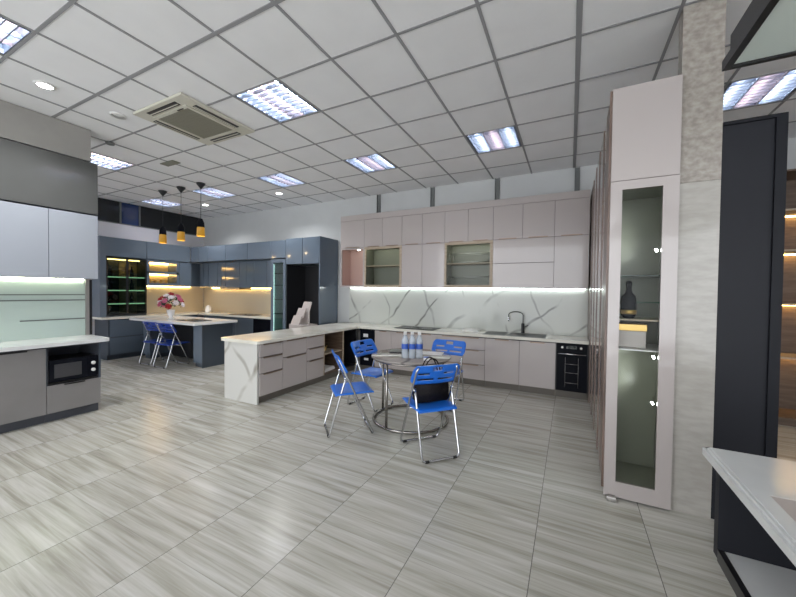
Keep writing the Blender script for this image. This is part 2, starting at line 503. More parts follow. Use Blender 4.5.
# cassette air conditioner
t = thing('air_conditioner', 'cream square cassette air conditioner set in the ceiling', 'air conditioner', (ac_c[0], ac_c[1], CEIL-0.04))
bm = new()
H = 0.43
def ring(bm, o, i, z0, z1):
    box(bm, -o, o, -o, -i, z0, z1); box(bm, -o, o, i, o, z0, z1)
    box(bm, -o, -i, -i, i, z0, z1); box(bm, i, o, -i, i, z0, z1)
box(bm, -H, H, -H, H, 0.008, 0.036, 0.006)
ring(bm, 0.30, 0.265, -0.004, 0.010)
link('panel', bm, M['ac'], t)
bm = new(); box(bm, -0.26, 0.26, -0.26, 0.26, 0.0, 0.0075)
for k in range(26):
    x = -0.25+0.02*k
    box(bm, x-0.003, x+0.003, -0.26, 0.26, -0.003, 0.001)
for k in range(14):
    y = -0.25+0.0385*k
    box(bm, -0.26, 0.26, y-0.002, y+0.002, -0.0025, 0.001)
link('intake_grille', bm, M['ac_grille'], t)
for a in range(4):
    bm = new(); box(bm, -0.25, 0.25, 0.325, 0.385, 0.002, 0.0078, 0.002)
    s = link('air_outlet', bm, M['black'], t, None, a*PI/2)
    bm = new(); box(bm, -0.245, 0.245, 0.345, 0.352, -0.004, 0.002)
    link('vane', bm, M['ac'], s)
bm = new(); box(bm, 0.12, 0.22, -0.285, -0.272, -0.007, -0.004)
link('display_strip', bm, M['black'], t)
# downlights, sensors, vent
def downlight(x, y, lit, lab):
    t = thing('downlight', lab, 'downlight', (x, y, CEIL-0.0125), 0, 'round ceiling downlights')
    lathe(b := new(), [(0.055, 0), (0.075, 0), (0.078, 0.006), (0.078, 0.012), (0.05, 0.012)], seg=24, cap=False)
    link('trim_ring', b, M['white_plastic'], t)
    if lit:
        l = bpy.data.lights.new('downlight_lamp', 'SPOT'); l.energy = 55; l.spot_size = 2.4; l.spot_blend = 0.8; l.shadow_soft_size = 0.05
        lo = bpy.data.objects.new('downlight_lamp', l); COL.objects.link(lo); lo.parent = t; lo.location = (0, 0, -0.01)
    link('lens', lathe(new(), [(0.001, 0.004), (0.056, 0.004), (0.056, 0.011), (0.001, 0.011)], seg=24), M['down_glow'] if lit else M['white_plastic'], t)
downlight(-7.32, 4.84, True, 'lit round downlight near the far corner above the slate kitchen')
downlight(-5.11, 4.88, True, 'lit round downlight below the louvre light between the two kitchens')
downlight(-4.43, 1.36, True, 'lit round downlight above the grey bulkhead panel')
downlight(-4.46, 1.95, False, 'unlit round downlight left of the air conditioner')
single('smoke_detector', 'small dark ceiling detector left of the air conditioner', 'smoke detector',
       lathe(new(), [(0.02, 0), (0.045, 0.004), (0.05, 0.02), (0.05, 0.028)]), M['channel'], (-5.37, 2.26, CEIL-0.0345))
t = thing('ceiling_vent', 'small olive slotted ceiling vent beyond the air conditioner', 'vent', (-5.40, 3.02, CEIL-0.02))
link('frame', box(new(), -0.16, 0.16, -0.06, 0.06, 0.004, 0.013), M['int_olive'], t)
bm = new()
for k in range(5): box(bm, -0.14, 0.14, -0.048+0.022*k, -0.040+0.022*k, -0.002, 0.004)
link('slats', bm, M['ac_grille'], t)

# ================================================================== CABINET KIT
# local frame: x to the right seen from the front, y to the back, z up; fronts stand at y = -0.018..0
def hollow(bm, x0, x1, y0, y1, z0, z1, th=0.018):
    box(bm, x0, x0+th, y0, y1, z0, z1); box(bm, x1-th, x1, y0, y1, z0, z1)
    box(bm, x0+th, x1-th, y0, y1, z0, z0+th); box(bm, x0+th, x1-th, y0, y1, z1-th, z1)
    box(bm, x0+th, x1-th, y1-th, y1, z0+th, z1-th)

def front(parent, kind, x0, x1, z0, z1, material, handle=None, hm=None, frac=(0.2, 0.8), g=0.002):
    if material is M['slate']: g = 0.005
    d = link(kind, box(new(), x0+g, x1-g, -0.018, -0.0005, z0+g, z1-g, 0.0015), material, parent)
    if handle:
        a = x0+(x1-x0)*frac[0]; b = x0+(x1-x0)*frac[1]
        bm = new()
        if handle == 'top':
            box(bm, a, b, -0.030, -0.0185, z1-0.016, z1-0.002)
        elif handle == 'bottom':
            box(bm, a, b, -0.030, -0.0185, z0+0.002, z0+0.014)
        elif handle == 'side':
            box(bm, x1-0.022, x1-0.004, -0.036, -0.0185, z0+0.02, z1-0.02)
        elif handle == 'left':
            box(bm, x0+0.004, x0+0.022, -0.036, -0.0185, z0+0.02, z1-0.02)
        link('handle', bm, hm, d)
    return d

def glass_door(parent, x0, x1, z0, z1, fm, pane, fw=0.02, g=0.002, side=None):
    bm = new()
    x0 += g; x1 -= g; z0 += g; z1 -= g
    box(bm, x0, x0+fw, -0.018, -0.0005, z0, z1); box(bm, x1-fw, x1, -0.018, -0.0005, z0, z1)
    box(bm, x0+fw, x1-fw, -0.018, -0.0005, z0, z0+fw); box(bm, x0+fw, x1-fw, -0.018, -0.0005, z1-fw, z1)
    d = link('glass_door', bm, fm, parent)
    link('pane', box(new(), x0+fw, x1-fw, -0.011, -0.007, z0+fw, z1-fw), pane, d)
    return d

def unit(name, label, cat, loc, rot, w, z0, z1, depth, cm, group=None, open_=False, plinth=None, pm=None):
    t = thing(name, label, cat, (loc[0], loc[1], 0), rot, group)
    bm = new()
    e = 0.0008
    if open_: hollow(bm, e, w-e, 0, depth, z0, z1)
    else: box(bm, e, w-e, 0, depth, z0, z1)
    link('body', bm, cm, t)
    if plinth:
        link('plinth', box(new(), e, w-e, 0.045, depth, 0, z0-0.0005), pm, t)
    return t

# ================================================================== PALE KITCHEN (back wall)
YB = 5.24                  # front of the base carcasses
DB = 5.765-YB
U0 = 5.45; DU = 5.765-U0
WG = M['white_gloss']; BR = M['bronze']
XU = [-4.034, -3.48, -3.09, -2.694, -2.30, -1.893, -1.497, -1.097, -0.66, -0.22, 0.225]
g_up = 'top row wall cabinets of the pale kitchen'
pos_up = ['leftmost, above the pink niche', 'above the left half of the left glass cabinet', 'above the right half of the left glass cabinet',
          'fourth from the left', 'fifth from the left', 'above the left half of the right glass cabinet', 'above the right half of the right glass cabinet',
          'above the lift-up flaps, left one', 'above the lift-up flaps, right one', 'rightmost, next to the tall cabinets']
for k in range(10):
    t = unit('wall_cabinet', 'pale glossy top row wall cabinet, '+pos_up[k], 'cabinet', (XU[k], U0), 0, XU[k+1]-XU[k], 2.28, 2.80, DU, M['gap'], g_up)
    front(t, 'door', 0, XU[k+1]-XU[k], 2.28, 2.80, WG, 'bottom', BR)
single('cornice', 'pale glossy cornice board along the top of the pale kitchen', 'cornice', box(new(), XU[0], 0.225, U0-0.022, 5.765, 2.801, 2.905, 0.004), WG)
def lower(k0, k1, label, kind='door'):
    x0, x1 = XU[k0], XU[k1]
    w = x1-x0
    op = kind in ('niche', 'glass')
    t = unit('wall_cabinet', label, 'cabinet', (x0, U0), 0, w, 1.53, 2.279, DU, M['pink_niche'] if kind == 'niche' else (M['int_olive'] if kind == 'glass' else M['gap']), 'lower row wall cabinets of the pale kitchen', op)
    if kind == 'door':
        front(t, 'door', 0, w, 1.53, 2.279, WG)
    elif kind == 'flaps':
        front(t, 'flap_door', 0, w, 1.91, 2.279, WG); front(t, 'flap_door', 0, w, 1.53, 1.908, WG)
    elif kind == 'niche':
        bm = new()
        box(bm, 0, 0.035, -0.02, 0, 1.53, 2.279); box(bm, w-0.03, w, -0.02, 0, 1.53, 2.279)
        box(bm, 0.035, w-0.03, -0.02, 0, 2.25, 2.279); box(bm, 0.035, w-0.03, -0.02, 0, 1.53, 1.56)
        link('face_frame', bm, WG, t)
        link('led_spot', lathe(new(), [(0.001, 2.248), (0.025, 2.248), (0.025, 2.2605), (0.001, 2.2605)], w*0.6, 0.12, 16), M['spot_glow'], t)
    else:
        bm = new()
        box(bm, 0, 0.035, -0.02, 0, 1.53, 2.279); box(bm, w-0.045, w, -0.02, 0, 1.53, 2.279)
        box(bm, 0.035, w-0.045, -0.02, 0, 2.235, 2.279); box(bm, 0.035, w-0.045, -0.02, 0, 1.53, 1.575)
        link('face_frame', bm, M['int_wood'], t)
        link('pane', box(new(), 0.036, w-0.046, -0.012, -0.008, 1.576, 2.234), M['glass'], t)
        link('shelf', box(new(), 0.019, w-0.019, 0.02, DU-0.03, 1.92, 1.935), M['int_wood'] , t)
        link('led_strip', box(new(), 0.05, w-0.05, 0.03, 0.045, 2.249, 2.2605), M['led_green'], t)
    return t
lower(0, 1, 'open pink-lined wall niche at the left end of the pale kitchen', 'niche')
gl1 = lower(1, 3, 'glass-fronted wall cabinet with one shelf beside the pink niche', 'glass')
lower(3, 4, 'pale glossy wall cabinet just right of the left glass cabinet')
lower(4, 5, 'pale glossy wall cabinet just left of the right glass cabinet')
gl2 = lower(5, 7, 'glass-fronted wall cabinet holding a dish rack, middle of the pale kitchen', 'glass')
lower(7, 9, 'wide pale wall cabinet with two stacked lift-up flaps', 'flaps')
lower(9, 10, 'pale tall-door wall cabinet at the right end under the top row')
# dish racks inside the right glass cabinet
t = thing('dish_rack', 'wire dish rack inside the right glass wall cabinet', 'dish rack', (-1.83, 5.50, 1.936))
bm = new()
for z in (0.02, 0.16):
    for y in (0.0, 0.22): tube(bm, [(0, y, z), (0.66, y, z)], 0.004, 6)
for s in (0, 0.66):
    tube(bm, [(s, 0, 0), (s, 0, 0.18)], 0.005, 6); tube(bm, [(s, 0.22, 0), (s, 0.22, 0.18)], 0.005, 6)
    tube(bm, [(s, 0, 0.02), (s, 0.22, 0.02)], 0.004, 6); tube(bm, [(s, 0, 0.16), (s, 0.22, 0.16)], 0.004, 6)
link('frame', bm, M['chrome'], t)
bm = new()
for k in range(17): tube(bm, [(0.03+k*0.0375, 0.0, 0.02), (0.03+k*0.0375, 0.22, 0.02), (0.03+k*0.0375, 0.22, 0.12)], 0.002, 5)
link('wires', bm, M['chrome'], t)
t2 = dup(t, (-1.83, 5.50, 1.549), 0, 'wire dish rack on the bottom of the right glass wall cabinet', None)
t['label'] = 'wire dish rack on the upper shelf of the right glass wall cabinet'
# under-cabinet light and marble splashback
single('led_strip_light', 'white under-cabinet light strip along the pale wall cabinets', 'strip light', box(new(), -4.0, 0.2, 5.735, 5.75, 1.516, 1.528), M['led_white'])
single('backsplash', 'white grey-veined marble splashback behind the pale worktop', 'backsplash', box(new(), -4.05, 0.235, 5.767, 5.779, 0.816, 1.528), M['marble'])
# L shaped worktop
pts = [(-4.06, 2.955)]
pts = round_corner(-4.125, 2.995, 0.04, -PI, -PI/2, 5) + round_corner(-3.485, 2.995, 0.04, -PI/2, 0, 5) + [(-3.445, 5.20), (0.236, 5.20), (0.236, 5.766), (-4.165, 5.766)]
bm = prism(new(), pts, 0.771, 0.812)
single('worktop', 'cream quartz L-shaped worktop of the pale kitchen and its peninsula', 'worktop', bm, M['slab'])
# base units along the back
def base(label, x0, x1, kind):
    w = x1-x0
    op = kind in ('open', 'cooler')
    t = unit('base_cabinet', label, 'cabinet', (x0, YB), 0, w, 0.10, 0.77, DB, M['int_brown'] if op else M['gap'], 'base cabinets under the pale back worktop', op, True, M['plinth'])
    if kind == 'door': front(t, 'door', 0, w, 0.10, 0.755, WG, 'top', BR, (0.3, 0.7))
    if kind == 'drawers3':
        for a, b in ((0.10, 0.335), (0.337, 0.56), (0.562, 0.755)): front(t, 'drawer', 0, w, a, b, WG, 'top', BR, (0.12, 0.88))
    if kind == 'drawers2':
        for a, b in ((0.10, 0.45), (0.452, 0.755)): front(t, 'drawer', 0, w, a, b, WG, 'top', BR, (0.12, 0.88))
    return t
base('pale base cabinet with a plain door, right of the dark cooler', -3.11, -2.77, 'door')
base('pale two-drawer base cabinet under the left black hob', -2.769, -1.93, 'drawers2')
base('pale three-drawer base cabinet behind the chairs, left of the sink', -1.929, -1.15, 'drawers3')
base('pale base cabinet with a plain door under the sink, left one', -1.149, -0.65, 'door')
base('pale base cabinet with a plain door left of the built-in oven', -0.649, -0.165, 'door')
t = unit('wine_cooler', 'black glass-fronted wine cooler in the inner corner of the pale kitchen', 'wine cooler', (-3.44, YB), 0, 0.325, 0.10, 0.77, DB, M['black'], None, False, True, M['plinth'])
d = front(t, 'door', 0, 0.325, 0.10, 0.755, M['black_gloss'], 'left', M['steel'])
link('rating_label', box(new(), 0.09, 0.19, -0.0205, -0.0185, 0.62, 0.68), M['paper'], d)
link('rating_label', box(new(), 0.11, 0.20, -0.0205, -0.0185, 0.20, 0.24), M['paper'], d)
# built in oven
t = unit('oven', 'black built-in glass oven at the right end of the pale worktop', 'oven', (-0.164, YB), 0, 0.399, 0.10, 0.77, DB, M['black'], None, False, True, M['plinth'])
d = link('control_panel', box(new(), 0.012, 0.385, -0.02, -0.0005, 0.655, 0.765, 0.002), M['black_gloss'], t)
for x in (0.07, 0.33): link('knob', lathe(new(), [(0.013, 0), (0.015, 0.02)], 0, 0, 14), M['steel'], d, None); 
for kx, o in zip((0.08, 0.31), [c for c in d.children]):
    o.rotation_euler = (PI/2, 0, 0); o.location = (kx, -0.0205, 0.71)
link('display', box(new(), 0.13, 0.26, -0.022, -0.0205, 0.69, 0.73), M['glass_smoke'], d)
d = link('door', box(new(), 0.012, 0.385, -0.022, -0.0005, 0.105, 0.652, 0.002), M['black_gloss'], t)
link('handle', tube(tube(tube(new(), [(0.03, -0.05, 0.622), (0.37, -0.05, 0.622)], 0.007, 8), [(0.05, -0.05, 0.622), (0.05, -0.022, 0.622)], 0.005, 6), [(0.35, -0.05, 0.622), (0.35, -0.022, 0.622)], 0.005, 6), M['chrome'], d)
bm = new()
for z in (0.22, 0.36, 0.48): tube(bm, [(0.12, -0.0225, z), (0.28, -0.0225, z)], 0.0025, 5)
for x in (0.12, 0.28): tube(bm, [(x, -0.0225, 0.16), (x, -0.0225, 0.57)], 0.002, 5)
link('rack', bm, M['steel'], d)
# worktop fittings
def hob(x0, x1, y0, y1, label, z=0.8125):
    t = thing('hob', label, 'hob', ((x0+x1)/2, (y0+y1)/2, z), 0, 'black glass hobs')
    w, d = (x1-x0)/2, (y1-y0)/2
    link('glass_plate', box(new(), -w, w, -d, d, 0, 0.008, 0.002), M['black_gloss'], t)
    for s in (-1, 1):
        bm = new()
        tube(bm, [(s*w*0.5+0.09*math.cos(a*PI/12), 0.09*math.sin(a*PI/12), 0.009) for a in range(24)], 0.0015, 4, True)
        link('cooking_zone', bm, M['steel'], t)
    return t
hob(-2.75, -2.02, 5.27, 5.66, 'black glass hob on the pale worktop behind the round table')
t = thing('sink', 'black double sink set in the pale worktop below the faucet', 'sink', (-0.75, 5.45, 0.8125))
bm = new()
for x0, x1 in ((-0.44, -0.12), (-0.09, 0.44)):
    box(bm, x0, x1, -0.20, -0.18, 0, 0.006); box(bm, x0, x1, 0.18, 0.20, 0, 0.006)
    box(bm, x0, x0+0.02, -0.18, 0.18, 0, 0.006); box(bm, x1-0.02, x1, -0.18, 0.18, 0, 0.006)
link('rim', bm, M['channel'], t)
for x0, x1 in ((-0.42, -0.14), (-0.07, 0.42)):
    link('basin', box(new(), x0, x1, -0.18, 0.18, 0, 0.002), M['black'], t)
t = thing('faucet', 'tall black spring-neck kitchen faucet behind the sink', 'faucet', (-0.66, 5.69, 0.8125))
link('base', lathe(new(), [(0.028, 0), (0.028, 0.02), (0.024, 0.03), (0.024, 0.15), (0.018, 0.16)], 0, 0, 14), M['black'], t)
arc = [(0, 0, 0.15), (0, 0, 0.29)] + [(-0.11+0.11*math.cos(a), 0, 0.29+0.05*math.sin(a)) for a in [PI*k/8 for k in range(1, 9)]] + [(-0.22, 0, 0.25)]
link('spout', tube(new(), arc, 0.007, 8), M['black'], t)
link('spray_head', lathe(new(), [(0.010, 0.18), (0.014, 0.20), (0.011, 0.25)], -0.22, 0, 12), M['chrome'], t)
link('lever', tube(new(), [(0.02, 0, 0.1), (0.08, 0, 0.13)], 0.006, 6), M['black'], t)
t = thing('dish_tray', 'small white tray on the pale worktop left of the sink', 'tray', (-1.45, 5.56, 0.8125))
link('rim', tube(new(), [(-0.14, -0.08, 0.03), (0.14, -0.08, 0.03), (0.14, 0.08, 0.03), (-0.14, 0.08, 0.03)], 0.006, 6, True), M['white_plastic'], t)
link('bottom', box(new(), -0.13, 0.13, -0.07, 0.07, 0, 0.026), M['white_plastic'], t)

# ------------------------------------------------------------------ peninsula (faces +X)
XI = -3.492; DI = 0.61
def pen(label, y0, y1, fr, kind='drawers'):
    w = y1-y0
    op = kind == 'open'
    t = unit('base_cabinet', label, 'cabinet', (XI, y0), PI/2, w, 0.10, 0.77, DI, M['int_brown'] if op else M['gap'], 'peninsula base cabinets facing the round table', op, True, M['plinth'])
    for a, b in fr: front(t, 'drawer', 0, w, a, b, WG, 'top', BR, (0.15, 0.95))
    return t
pen('pale three-drawer base cabinet next to the marble end panel', 3.016, 3.40, ((0.10, 0.385), (0.387, 0.595), (0.597, 0.765)))
pen('pale two-drawer base cabinet in the middle of the peninsula', 3.401, 3.87, ((0.10, 0.53), (0.532, 0.765)))
pen('pale three-drawer base cabinet next to the open shelves', 3.871, 4.26, ((0.10, 0.395), (0.397, 0.58), (0.582, 0.765)))
t = pen('open wooden shelf unit in the peninsula', 4.261, 4.80, (), 'open')
link('shelf', box(new(), 0.02, 0.518, 0.01, DI-0.02, 0.42, 0.438), M['int_wood'], t)
bm = new(); box(bm, 0.0, 0.022, -0.016, 0, 0.10, 0.77); box(bm, 0.517, 0.539, -0.016, 0, 0.10, 0.77)
link('face_edge', bm, M['int_wood'], t)
t = unit('base_cabinet', 'empty dark corner opening of the peninsula', 'cabinet', (XI, 4.801), PI/2, 0.399, 0.10, 0.77, DI, M['black'], None, True, True, M['plinth'])
bm = new(); box(bm, -4.11, -3.492, 2.985, 3.0145, 0, 0.77, 0.002)
single('marble_end_panel', 'white marble end panel of the peninsula reaching the floor', 'panel', bm, M['marble_end'])
single('paper_stack', 'stack of white papers on the bottom of the open shelf unit', 'papers', box(box(new(), -0.12, 0.12, -0.15, 0.15, 0, 0.03), -0.11, 0.12, -0.14, 0.13, 0.03, 0.055), M['paper'], (-3.68, 4.52, 0.1185), 0.1)
t = thing('teapot', 'small golden teapot on the middle shelf of the peninsula', 'teapot', (-3.66, 4.46, 0.4385))
link('body', lathe(new(), [(0.03, 0), (0.06, 0.02), (0.065, 0.05), (0.04, 0.085), (0.012, 0.095)], 0, 0, 16), M['gold'], t)
link('handle', tube(new(), [(0, -0.055, 0.07), (0, -0.10, 0.06), (0, -0.09, 0.02), (0, -0.055, 0.025)], 0.007, 6), M['gold'], t)
link('spout', tube(new(), [(0, 0.055, 0.03), (0, 0.09, 0.06), (0, 0.11, 0.085)], 0.009, 6), M['gold'], t)
# brochure / sample rack on the peninsula
t = thing('sample_rack', 'stepped rack of pinkish sample cards behind the far end of the peninsula', 'sample rack', (-4.52, 4.72, 0), -0.25)
bm = new()
box(bm, -0.21, 0.21, 0.0, 0.34, 0.0, 0.82)
link('stand', bm, M['card'], t)
for k, (x0, x1, y, z0, z1) in enumerate(((-0.19, 0.08, 0.02, 0.83, 0.98), (-0.16, 0.10, 0.10, 0.95, 1.12), (-0.10, 0.16, 0.18, 1.06, 1.24))):
    b = new(); vs_ = [b.verts.new(p) for p in ((x0, y, z0-0.01), (x1, y, z0-0.01), (x1+0.01, y+0.05, z1), (x0+0.03, y+0.05, z1))]
    vb = [b.verts.new((v.co.x, v.co.y+0.02, v.co.z)) for v in vs_]
    b.faces.new(vs_); b.faces.new(vb[::-1])
    for i in range(4): b.faces.new((vs_[i], vs_[(i+1) % 4], vb[(i+1) % 4], vb[i]))
    link('sample_card', b, M['card'], t)
link('upright', box(new(), -0.14, 0.12, 0.20, 0.23, 0.82, 1.10), M['card'], t)

# ================================================================== TALL CABINET ROW (faces -X) AND GLASS DISPLAY
X_T = 0.240
g = 'tall cabinets with copper-coloured edges in the right hand row'
ys = [5.20, 4.72, 4.24, 3.76, 3.265]
labs = ['tall pinkish cabinet with copper edges, farthest in the row', 'tall pinkish cabinet with copper edges, second from the back wall',
        'tall pinkish cabinet with copper edges, third from the back wall', 'tall pinkish cabinet with copper edges next to the glass display']
for k in range(4):
    w = ys[k]-ys[k+1]
    t = unit('tall_cabinet', labs[k], 'cabinet', (X_T+0.02, ys[k]), -PI/2, w, 0.06, 2.885, 0.36, M['gap'], g, False, True, M['plinth'])
    for a, b in ((0.06, 2.238), (2.24, 2.885)):
        for s in (0, 1):
            x0 = w/2*s
            d = front(t, 'door', x0, x0+w/2, a, b, WG)
            bm = new()
            box(bm, (x0+w/2-0.026) if s == 0 else x0+0.002, (x0+w/2-0.002) if s == 0 else x0+0.026, -0.0235, -0.0185, a+0.004, b-0.004)
            link('edge_handle', bm, M['copper'], d)
# filler from the last tall cabinet to the back wall (beside the oven)
single('filler_panel', 'narrow copper-coloured filler panel between oven and tall row', 'panel', box(new(), 0.2405, 0.26, 5.202, 5.765, 0.0, 2.885), M['copper'])
# display: end cabinet with glass door facing the viewer
t = thing('display_cabinet', 'narrow white-framed tall glass display cabinet against the stone pillar', 'display cabinet', (0.24, 2.84, 0))
W, D = 0.385, 0.42
bm = new()
box(bm, 0, 0.018, 0, D, 0.06, 2.885); box(bm, W-0.018, W, 0, D, 0.06, 2.885)
box(bm, 0.018, W-0.018, D-0.018, D, 0.06, 2.885)
box(bm, 0.018, W-0.018, 0, D-0.018, 0.06, 0.10); box(bm, 0.018, W-0.018, 0, D-0.018, 2.20, 2.24)
box(bm, 0.018, W-0.018, 0, D-0.018, 2.867, 2.885)
link('body', bm, M['int_olive'], t)
bm = new(); box(bm, -0.002, -0.0002, 0, D, 0.06, 2.885)
box(bm, -0.014, -0.0022, 0.0, 0.02, 0.06, 2.885)
link('side_edge', bm, M['copper'], t)
link('upper_door', box(new(), 0, W, -0.02, -0.0005, 2.242, 2.885, 0.0015), WG, t)
bm = new()
fx0, fx1, fz0, fz1 = 0.07, 0.298, 0.125, 2.178
box(bm, 0, fx0, -0.02, -0.0005, 0.015, 2.238); box(bm, fx1, W, -0.02, -0.0005, 0.015, 2.238)
box(bm, fx0, fx1, -0.02, -0.0005, 0.015, fz0); box(bm, fx0, fx1, -0.02, -0.0005, fz1, 2.238)
d = link('door', bm, WG, t)
link('pane', box(new(), fx0, fx1, -0.012, -0.008, fz0, fz1), M['glass'], d)
link('base', box(new(), 0.02, W-0.01, 0.02, D, 0, 0.0595), M['plinth_dark'], t)
for z, mm in ((1.585, 'glass_green'), (1.395, 'glass_green'), (1.275, 'int_wood'), (1.065, 'white_plastic')):
    sh = link('shelf', box(new(), 0.019, W-0.019, 0.08 if z == 1.395 else 0.02, D-0.02, z-0.008, z) if z != 1.395 else box(new(), 0.019, W-0.019, 0.27, D-0.02, z-0.008, z), M[mm], t)  # the half-depth one stands for a shelf reflection in the glass
    if mm == 'glass_green': sh['label'] = 'green-edged glass shelf, the half-depth one built for a reflection'
for z in (1.76, 1.02, 0.70):
    s = link('spot_lamp', lathe(new(), [(0.001, 0), (0.010, 0), (0.012, 0.012), (0.001, 0.012)], 0, 0, 12), M['spot_glow'], t)
    s.location = (0.288, 0.05, z); s.rotation_euler = (0, -PI/2-0.5, 0)
    ld = bpy.data.lights.new('display_spot', 'SPOT'); ld.energy = 3.5; ld.spot_size = 1.7; ld.spot_blend = 1.0; ld.shadow_soft_size = 0.01; ld.color = (0.93, 1.0, 0.94)
    lo = bpy.data.objects.new('display_spot', ld); COL.objects.link(lo); lo.parent = t
    lo.location = (0.272, 0.075, z)
    lo.rotation_euler = Vector((-1, 0.75, 0.35 if z > 1.5 else 0.5)).to_track_quat('-Z', 'Y').to_euler()
# bottle and box in the display
t = thing('liquor_bottle', 'black ornamental bottle with gold trim in the glass display', 'bottle', (0.385, 3.0, 1.2755))
link('body', lathe(new(), [(0.035, 0), (0.045, 0.02), (0.05, 0.10), (0.045, 0.16), (0.02, 0.19), (0.016, 0.23), (0.02, 0.235), (0.02, 0.26), (0.012, 0.275)], 0, 0, 18), M['black_gloss'], t)
link('gold_band', lathe(new(), [(0.046, 0.03), (0.0515, 0.032), (0.0525, 0.06), (0.047, 0.062)], 0, 0, 18, False), M['gold'], t)
t = thing('gift_box', 'gold and white gift box under the black bottle in the glass display', 'box', (0.40, 3.02, 1.0655))
link('box', box(new(), -0.09, 0.09, -0.06, 0.06, 0, 0.12, 0.003), M['card'], t)
link('lid', box(new(), -0.095, 0.095, -0.065, 0.065, 0.1205, 0.17, 0.003), M['gold'], t)
single('door_stop', 'small grey foot on the floor at the corner of the glass display', 'door stop', box(new(), -0.03, 0.03, -0.02, 0.02, 0, 0.03, 0.006), M['steel'], (0.285, 2.79, 0))

# ================================================================== LEFT KITCHENETTE (faces +X)
XL = -4.95; DL = 0.49
g = 'base cabinets of the grey left kitchenette'
for lab, y0, y1 in (('grey metallic base cabinet at the left edge of the photo', 0.35, 0.93), ('grey metallic base cabinet with a tall door left of the microwave', 0.931, 1.507)):
    t = unit('base_cabinet', lab, 'cabinet', (XL, y0), PI/2, y1-y0, 0.10, 0.82, DL, M['plinth_dark'], g, False, True, M['plinth_dark'])
    front(t, 'door', 0, y1-y0, 0.10, 0.805, M['grey_metal'], 'top', M['black'], (0.25, 0.75))
t = unit('base_cabinet', 'grey base cabinet with drawer and open microwave bay', 'cabinet', (XL, 1.508), PI/2, 0.465, 0.10, 0.82, DL, M['plinth_dark'], g, True, True, M['plinth_dark'])
front(t, 'drawer', 0.0, 0.465, 0.10, 0.40, M['grey_metal'], 'top', M['black'], (0.3, 0.68))
link('bay_shelf', box(new(), 0.019, 0.446, 0.0, DL-0.02, 0.405, 0.42), M['black'], t)
bm = new(); box(bm, 0, 0.004, -0.018, 0, 0.40, 0.805); box(bm, 0.450, 0.465, -0.018, 0, 0.40, 0.805)
link('bay_edge', bm, M['slate_dark'], t)
t = thing('microwave', 'black microwave oven in the bay of the grey kitchenette', 'microwave', (XL+0.012, 1.53, 0.4205), PI/2)
link('body', box(new(), 0.0, 0.42, 0.02, 0.36, 0.008, 0.245, 0.004), M['black'], t)
d = link('door', box(new(), 0.0, 0.325, 0.0, 0.0195, 0.01, 0.245, 0.003), M['black_gloss'], t)
link('window', box(new(), 0.04, 0.27, -0.002, -0.0003, 0.05, 0.20), mat('microwave_window', (0.05, 0.05, 0.055), 0.2), d)
link('control_panel', box(new(), 0.327, 0.42, 0.0, 0.0195, 0.01, 0.245, 0.003), M['black_gloss'], t)
for z in (0.165, 0.085):
    k = link('dial', lathe(new(), [(0.02, 0), (0.02, 0.012), (0.014, 0.02)], 0, 0, 16), M['white_plastic'], t); k.location = (0.374, -0.0005, z); k.rotation_euler = (PI/2, 0, 0)
for x in (0.04, 0.38):
    link('foot', lathe(new(), [(0.012, 0), (0.012, 0.0075)], x, 0.18, 10), M['rubber'], t)
pts = [(-5.448, 0.3), (-4.885, 0.3)] + round_corner(-4.945, 2.0, 0.06, 0, PI/2, 6) + [(-5.448, 2.06)]
single('worktop', 'pale rounded-end worktop over the grey kitchenette with the microwave', 'worktop', prism(new(), pts, 0.821, 0.860), M['slab_cool'])
YW = (0.55, 1.10, 1.60, 2.04)
for k in range(3):
    y0, y1 = YW[k], YW[k+1]
    t = unit('wall_cabinet', ('pale blue glossy wall cabinet cut by the left edge of the photo', 'pale blue glossy wall cabinet over the left part of the green glass', 'pale blue glossy wall cabinet at the right end over the green glass')[k], 'cabinet', (-5.165, y0), PI/2, y1-y0-0.001, 1.56, 2.325, 0.28, M['plinth_dark'], 'pale blue wall cabinets of the left kitchenette')
    front(t, 'door', 0, y1-y0-0.001, 1.56, 2.325, M['pale_blue_gloss'])
t = unit('bulkhead_cabinet', 'dark grey glossy bulkhead cabinet over the pale blue wall cabinets', 'cabinet', (-5.165, 0.30), PI/2, 1.742, 2.34, 2.955, 0.28, M['plinth_dark'])
front(t, 'flap_door', 0, 1.742, 2.34, 2.955, M['grey_gloss'])
struct('wall_bulkhead', box(new(), -5.448, -5.17, -1.5, 1.985, 2.97, CEIL-0.007), M['fascia'], 'beige-grey fascia between bulkhead cabinet and ceiling', 'wall')
t = thing('glass_backsplash', 'pale green frosted glass splashback over the grey kitchenette', 'backsplash', (-5.447, 0.3, 0.861), PI/2)
link('glass_sheet', box(new(), 0, 1.72, -0.010, -0.001, 0, 0.697), M['green_glass'], t)
for a, b, z in ((0.85, 1.715, 0.50), (0.85, 1.715, 0.435), (1.15, 1.715, 0.205)):
    link('reflection_line', box(new(), a, b, -0.020, -0.0105, z, z+0.012), M['channel'], t)  # lines reflected in the glass, built as thin dark strips
link('edge_trim', box(new(), 1.721, 1.755, -0.03, -0.001, 0, 0.697), M['steel'], t)
link('edge_seal', box(new(), 1.7555, 1.782, -0.03, -0.001, 0, 0.697), M['black'], t)
single('led_strip_light', 'greenish-white light strip under the pale blue wall cabinets', 'strip light', box(new(), -5.43, -5.415, 0.5, 2.0, 1.547, 1.559), M['led_green2'])

# ================================================================== SLATE KITCHEN
SL = M['slate']; SD = M['slate_dark']
YS = 5.20
XE = -4.34
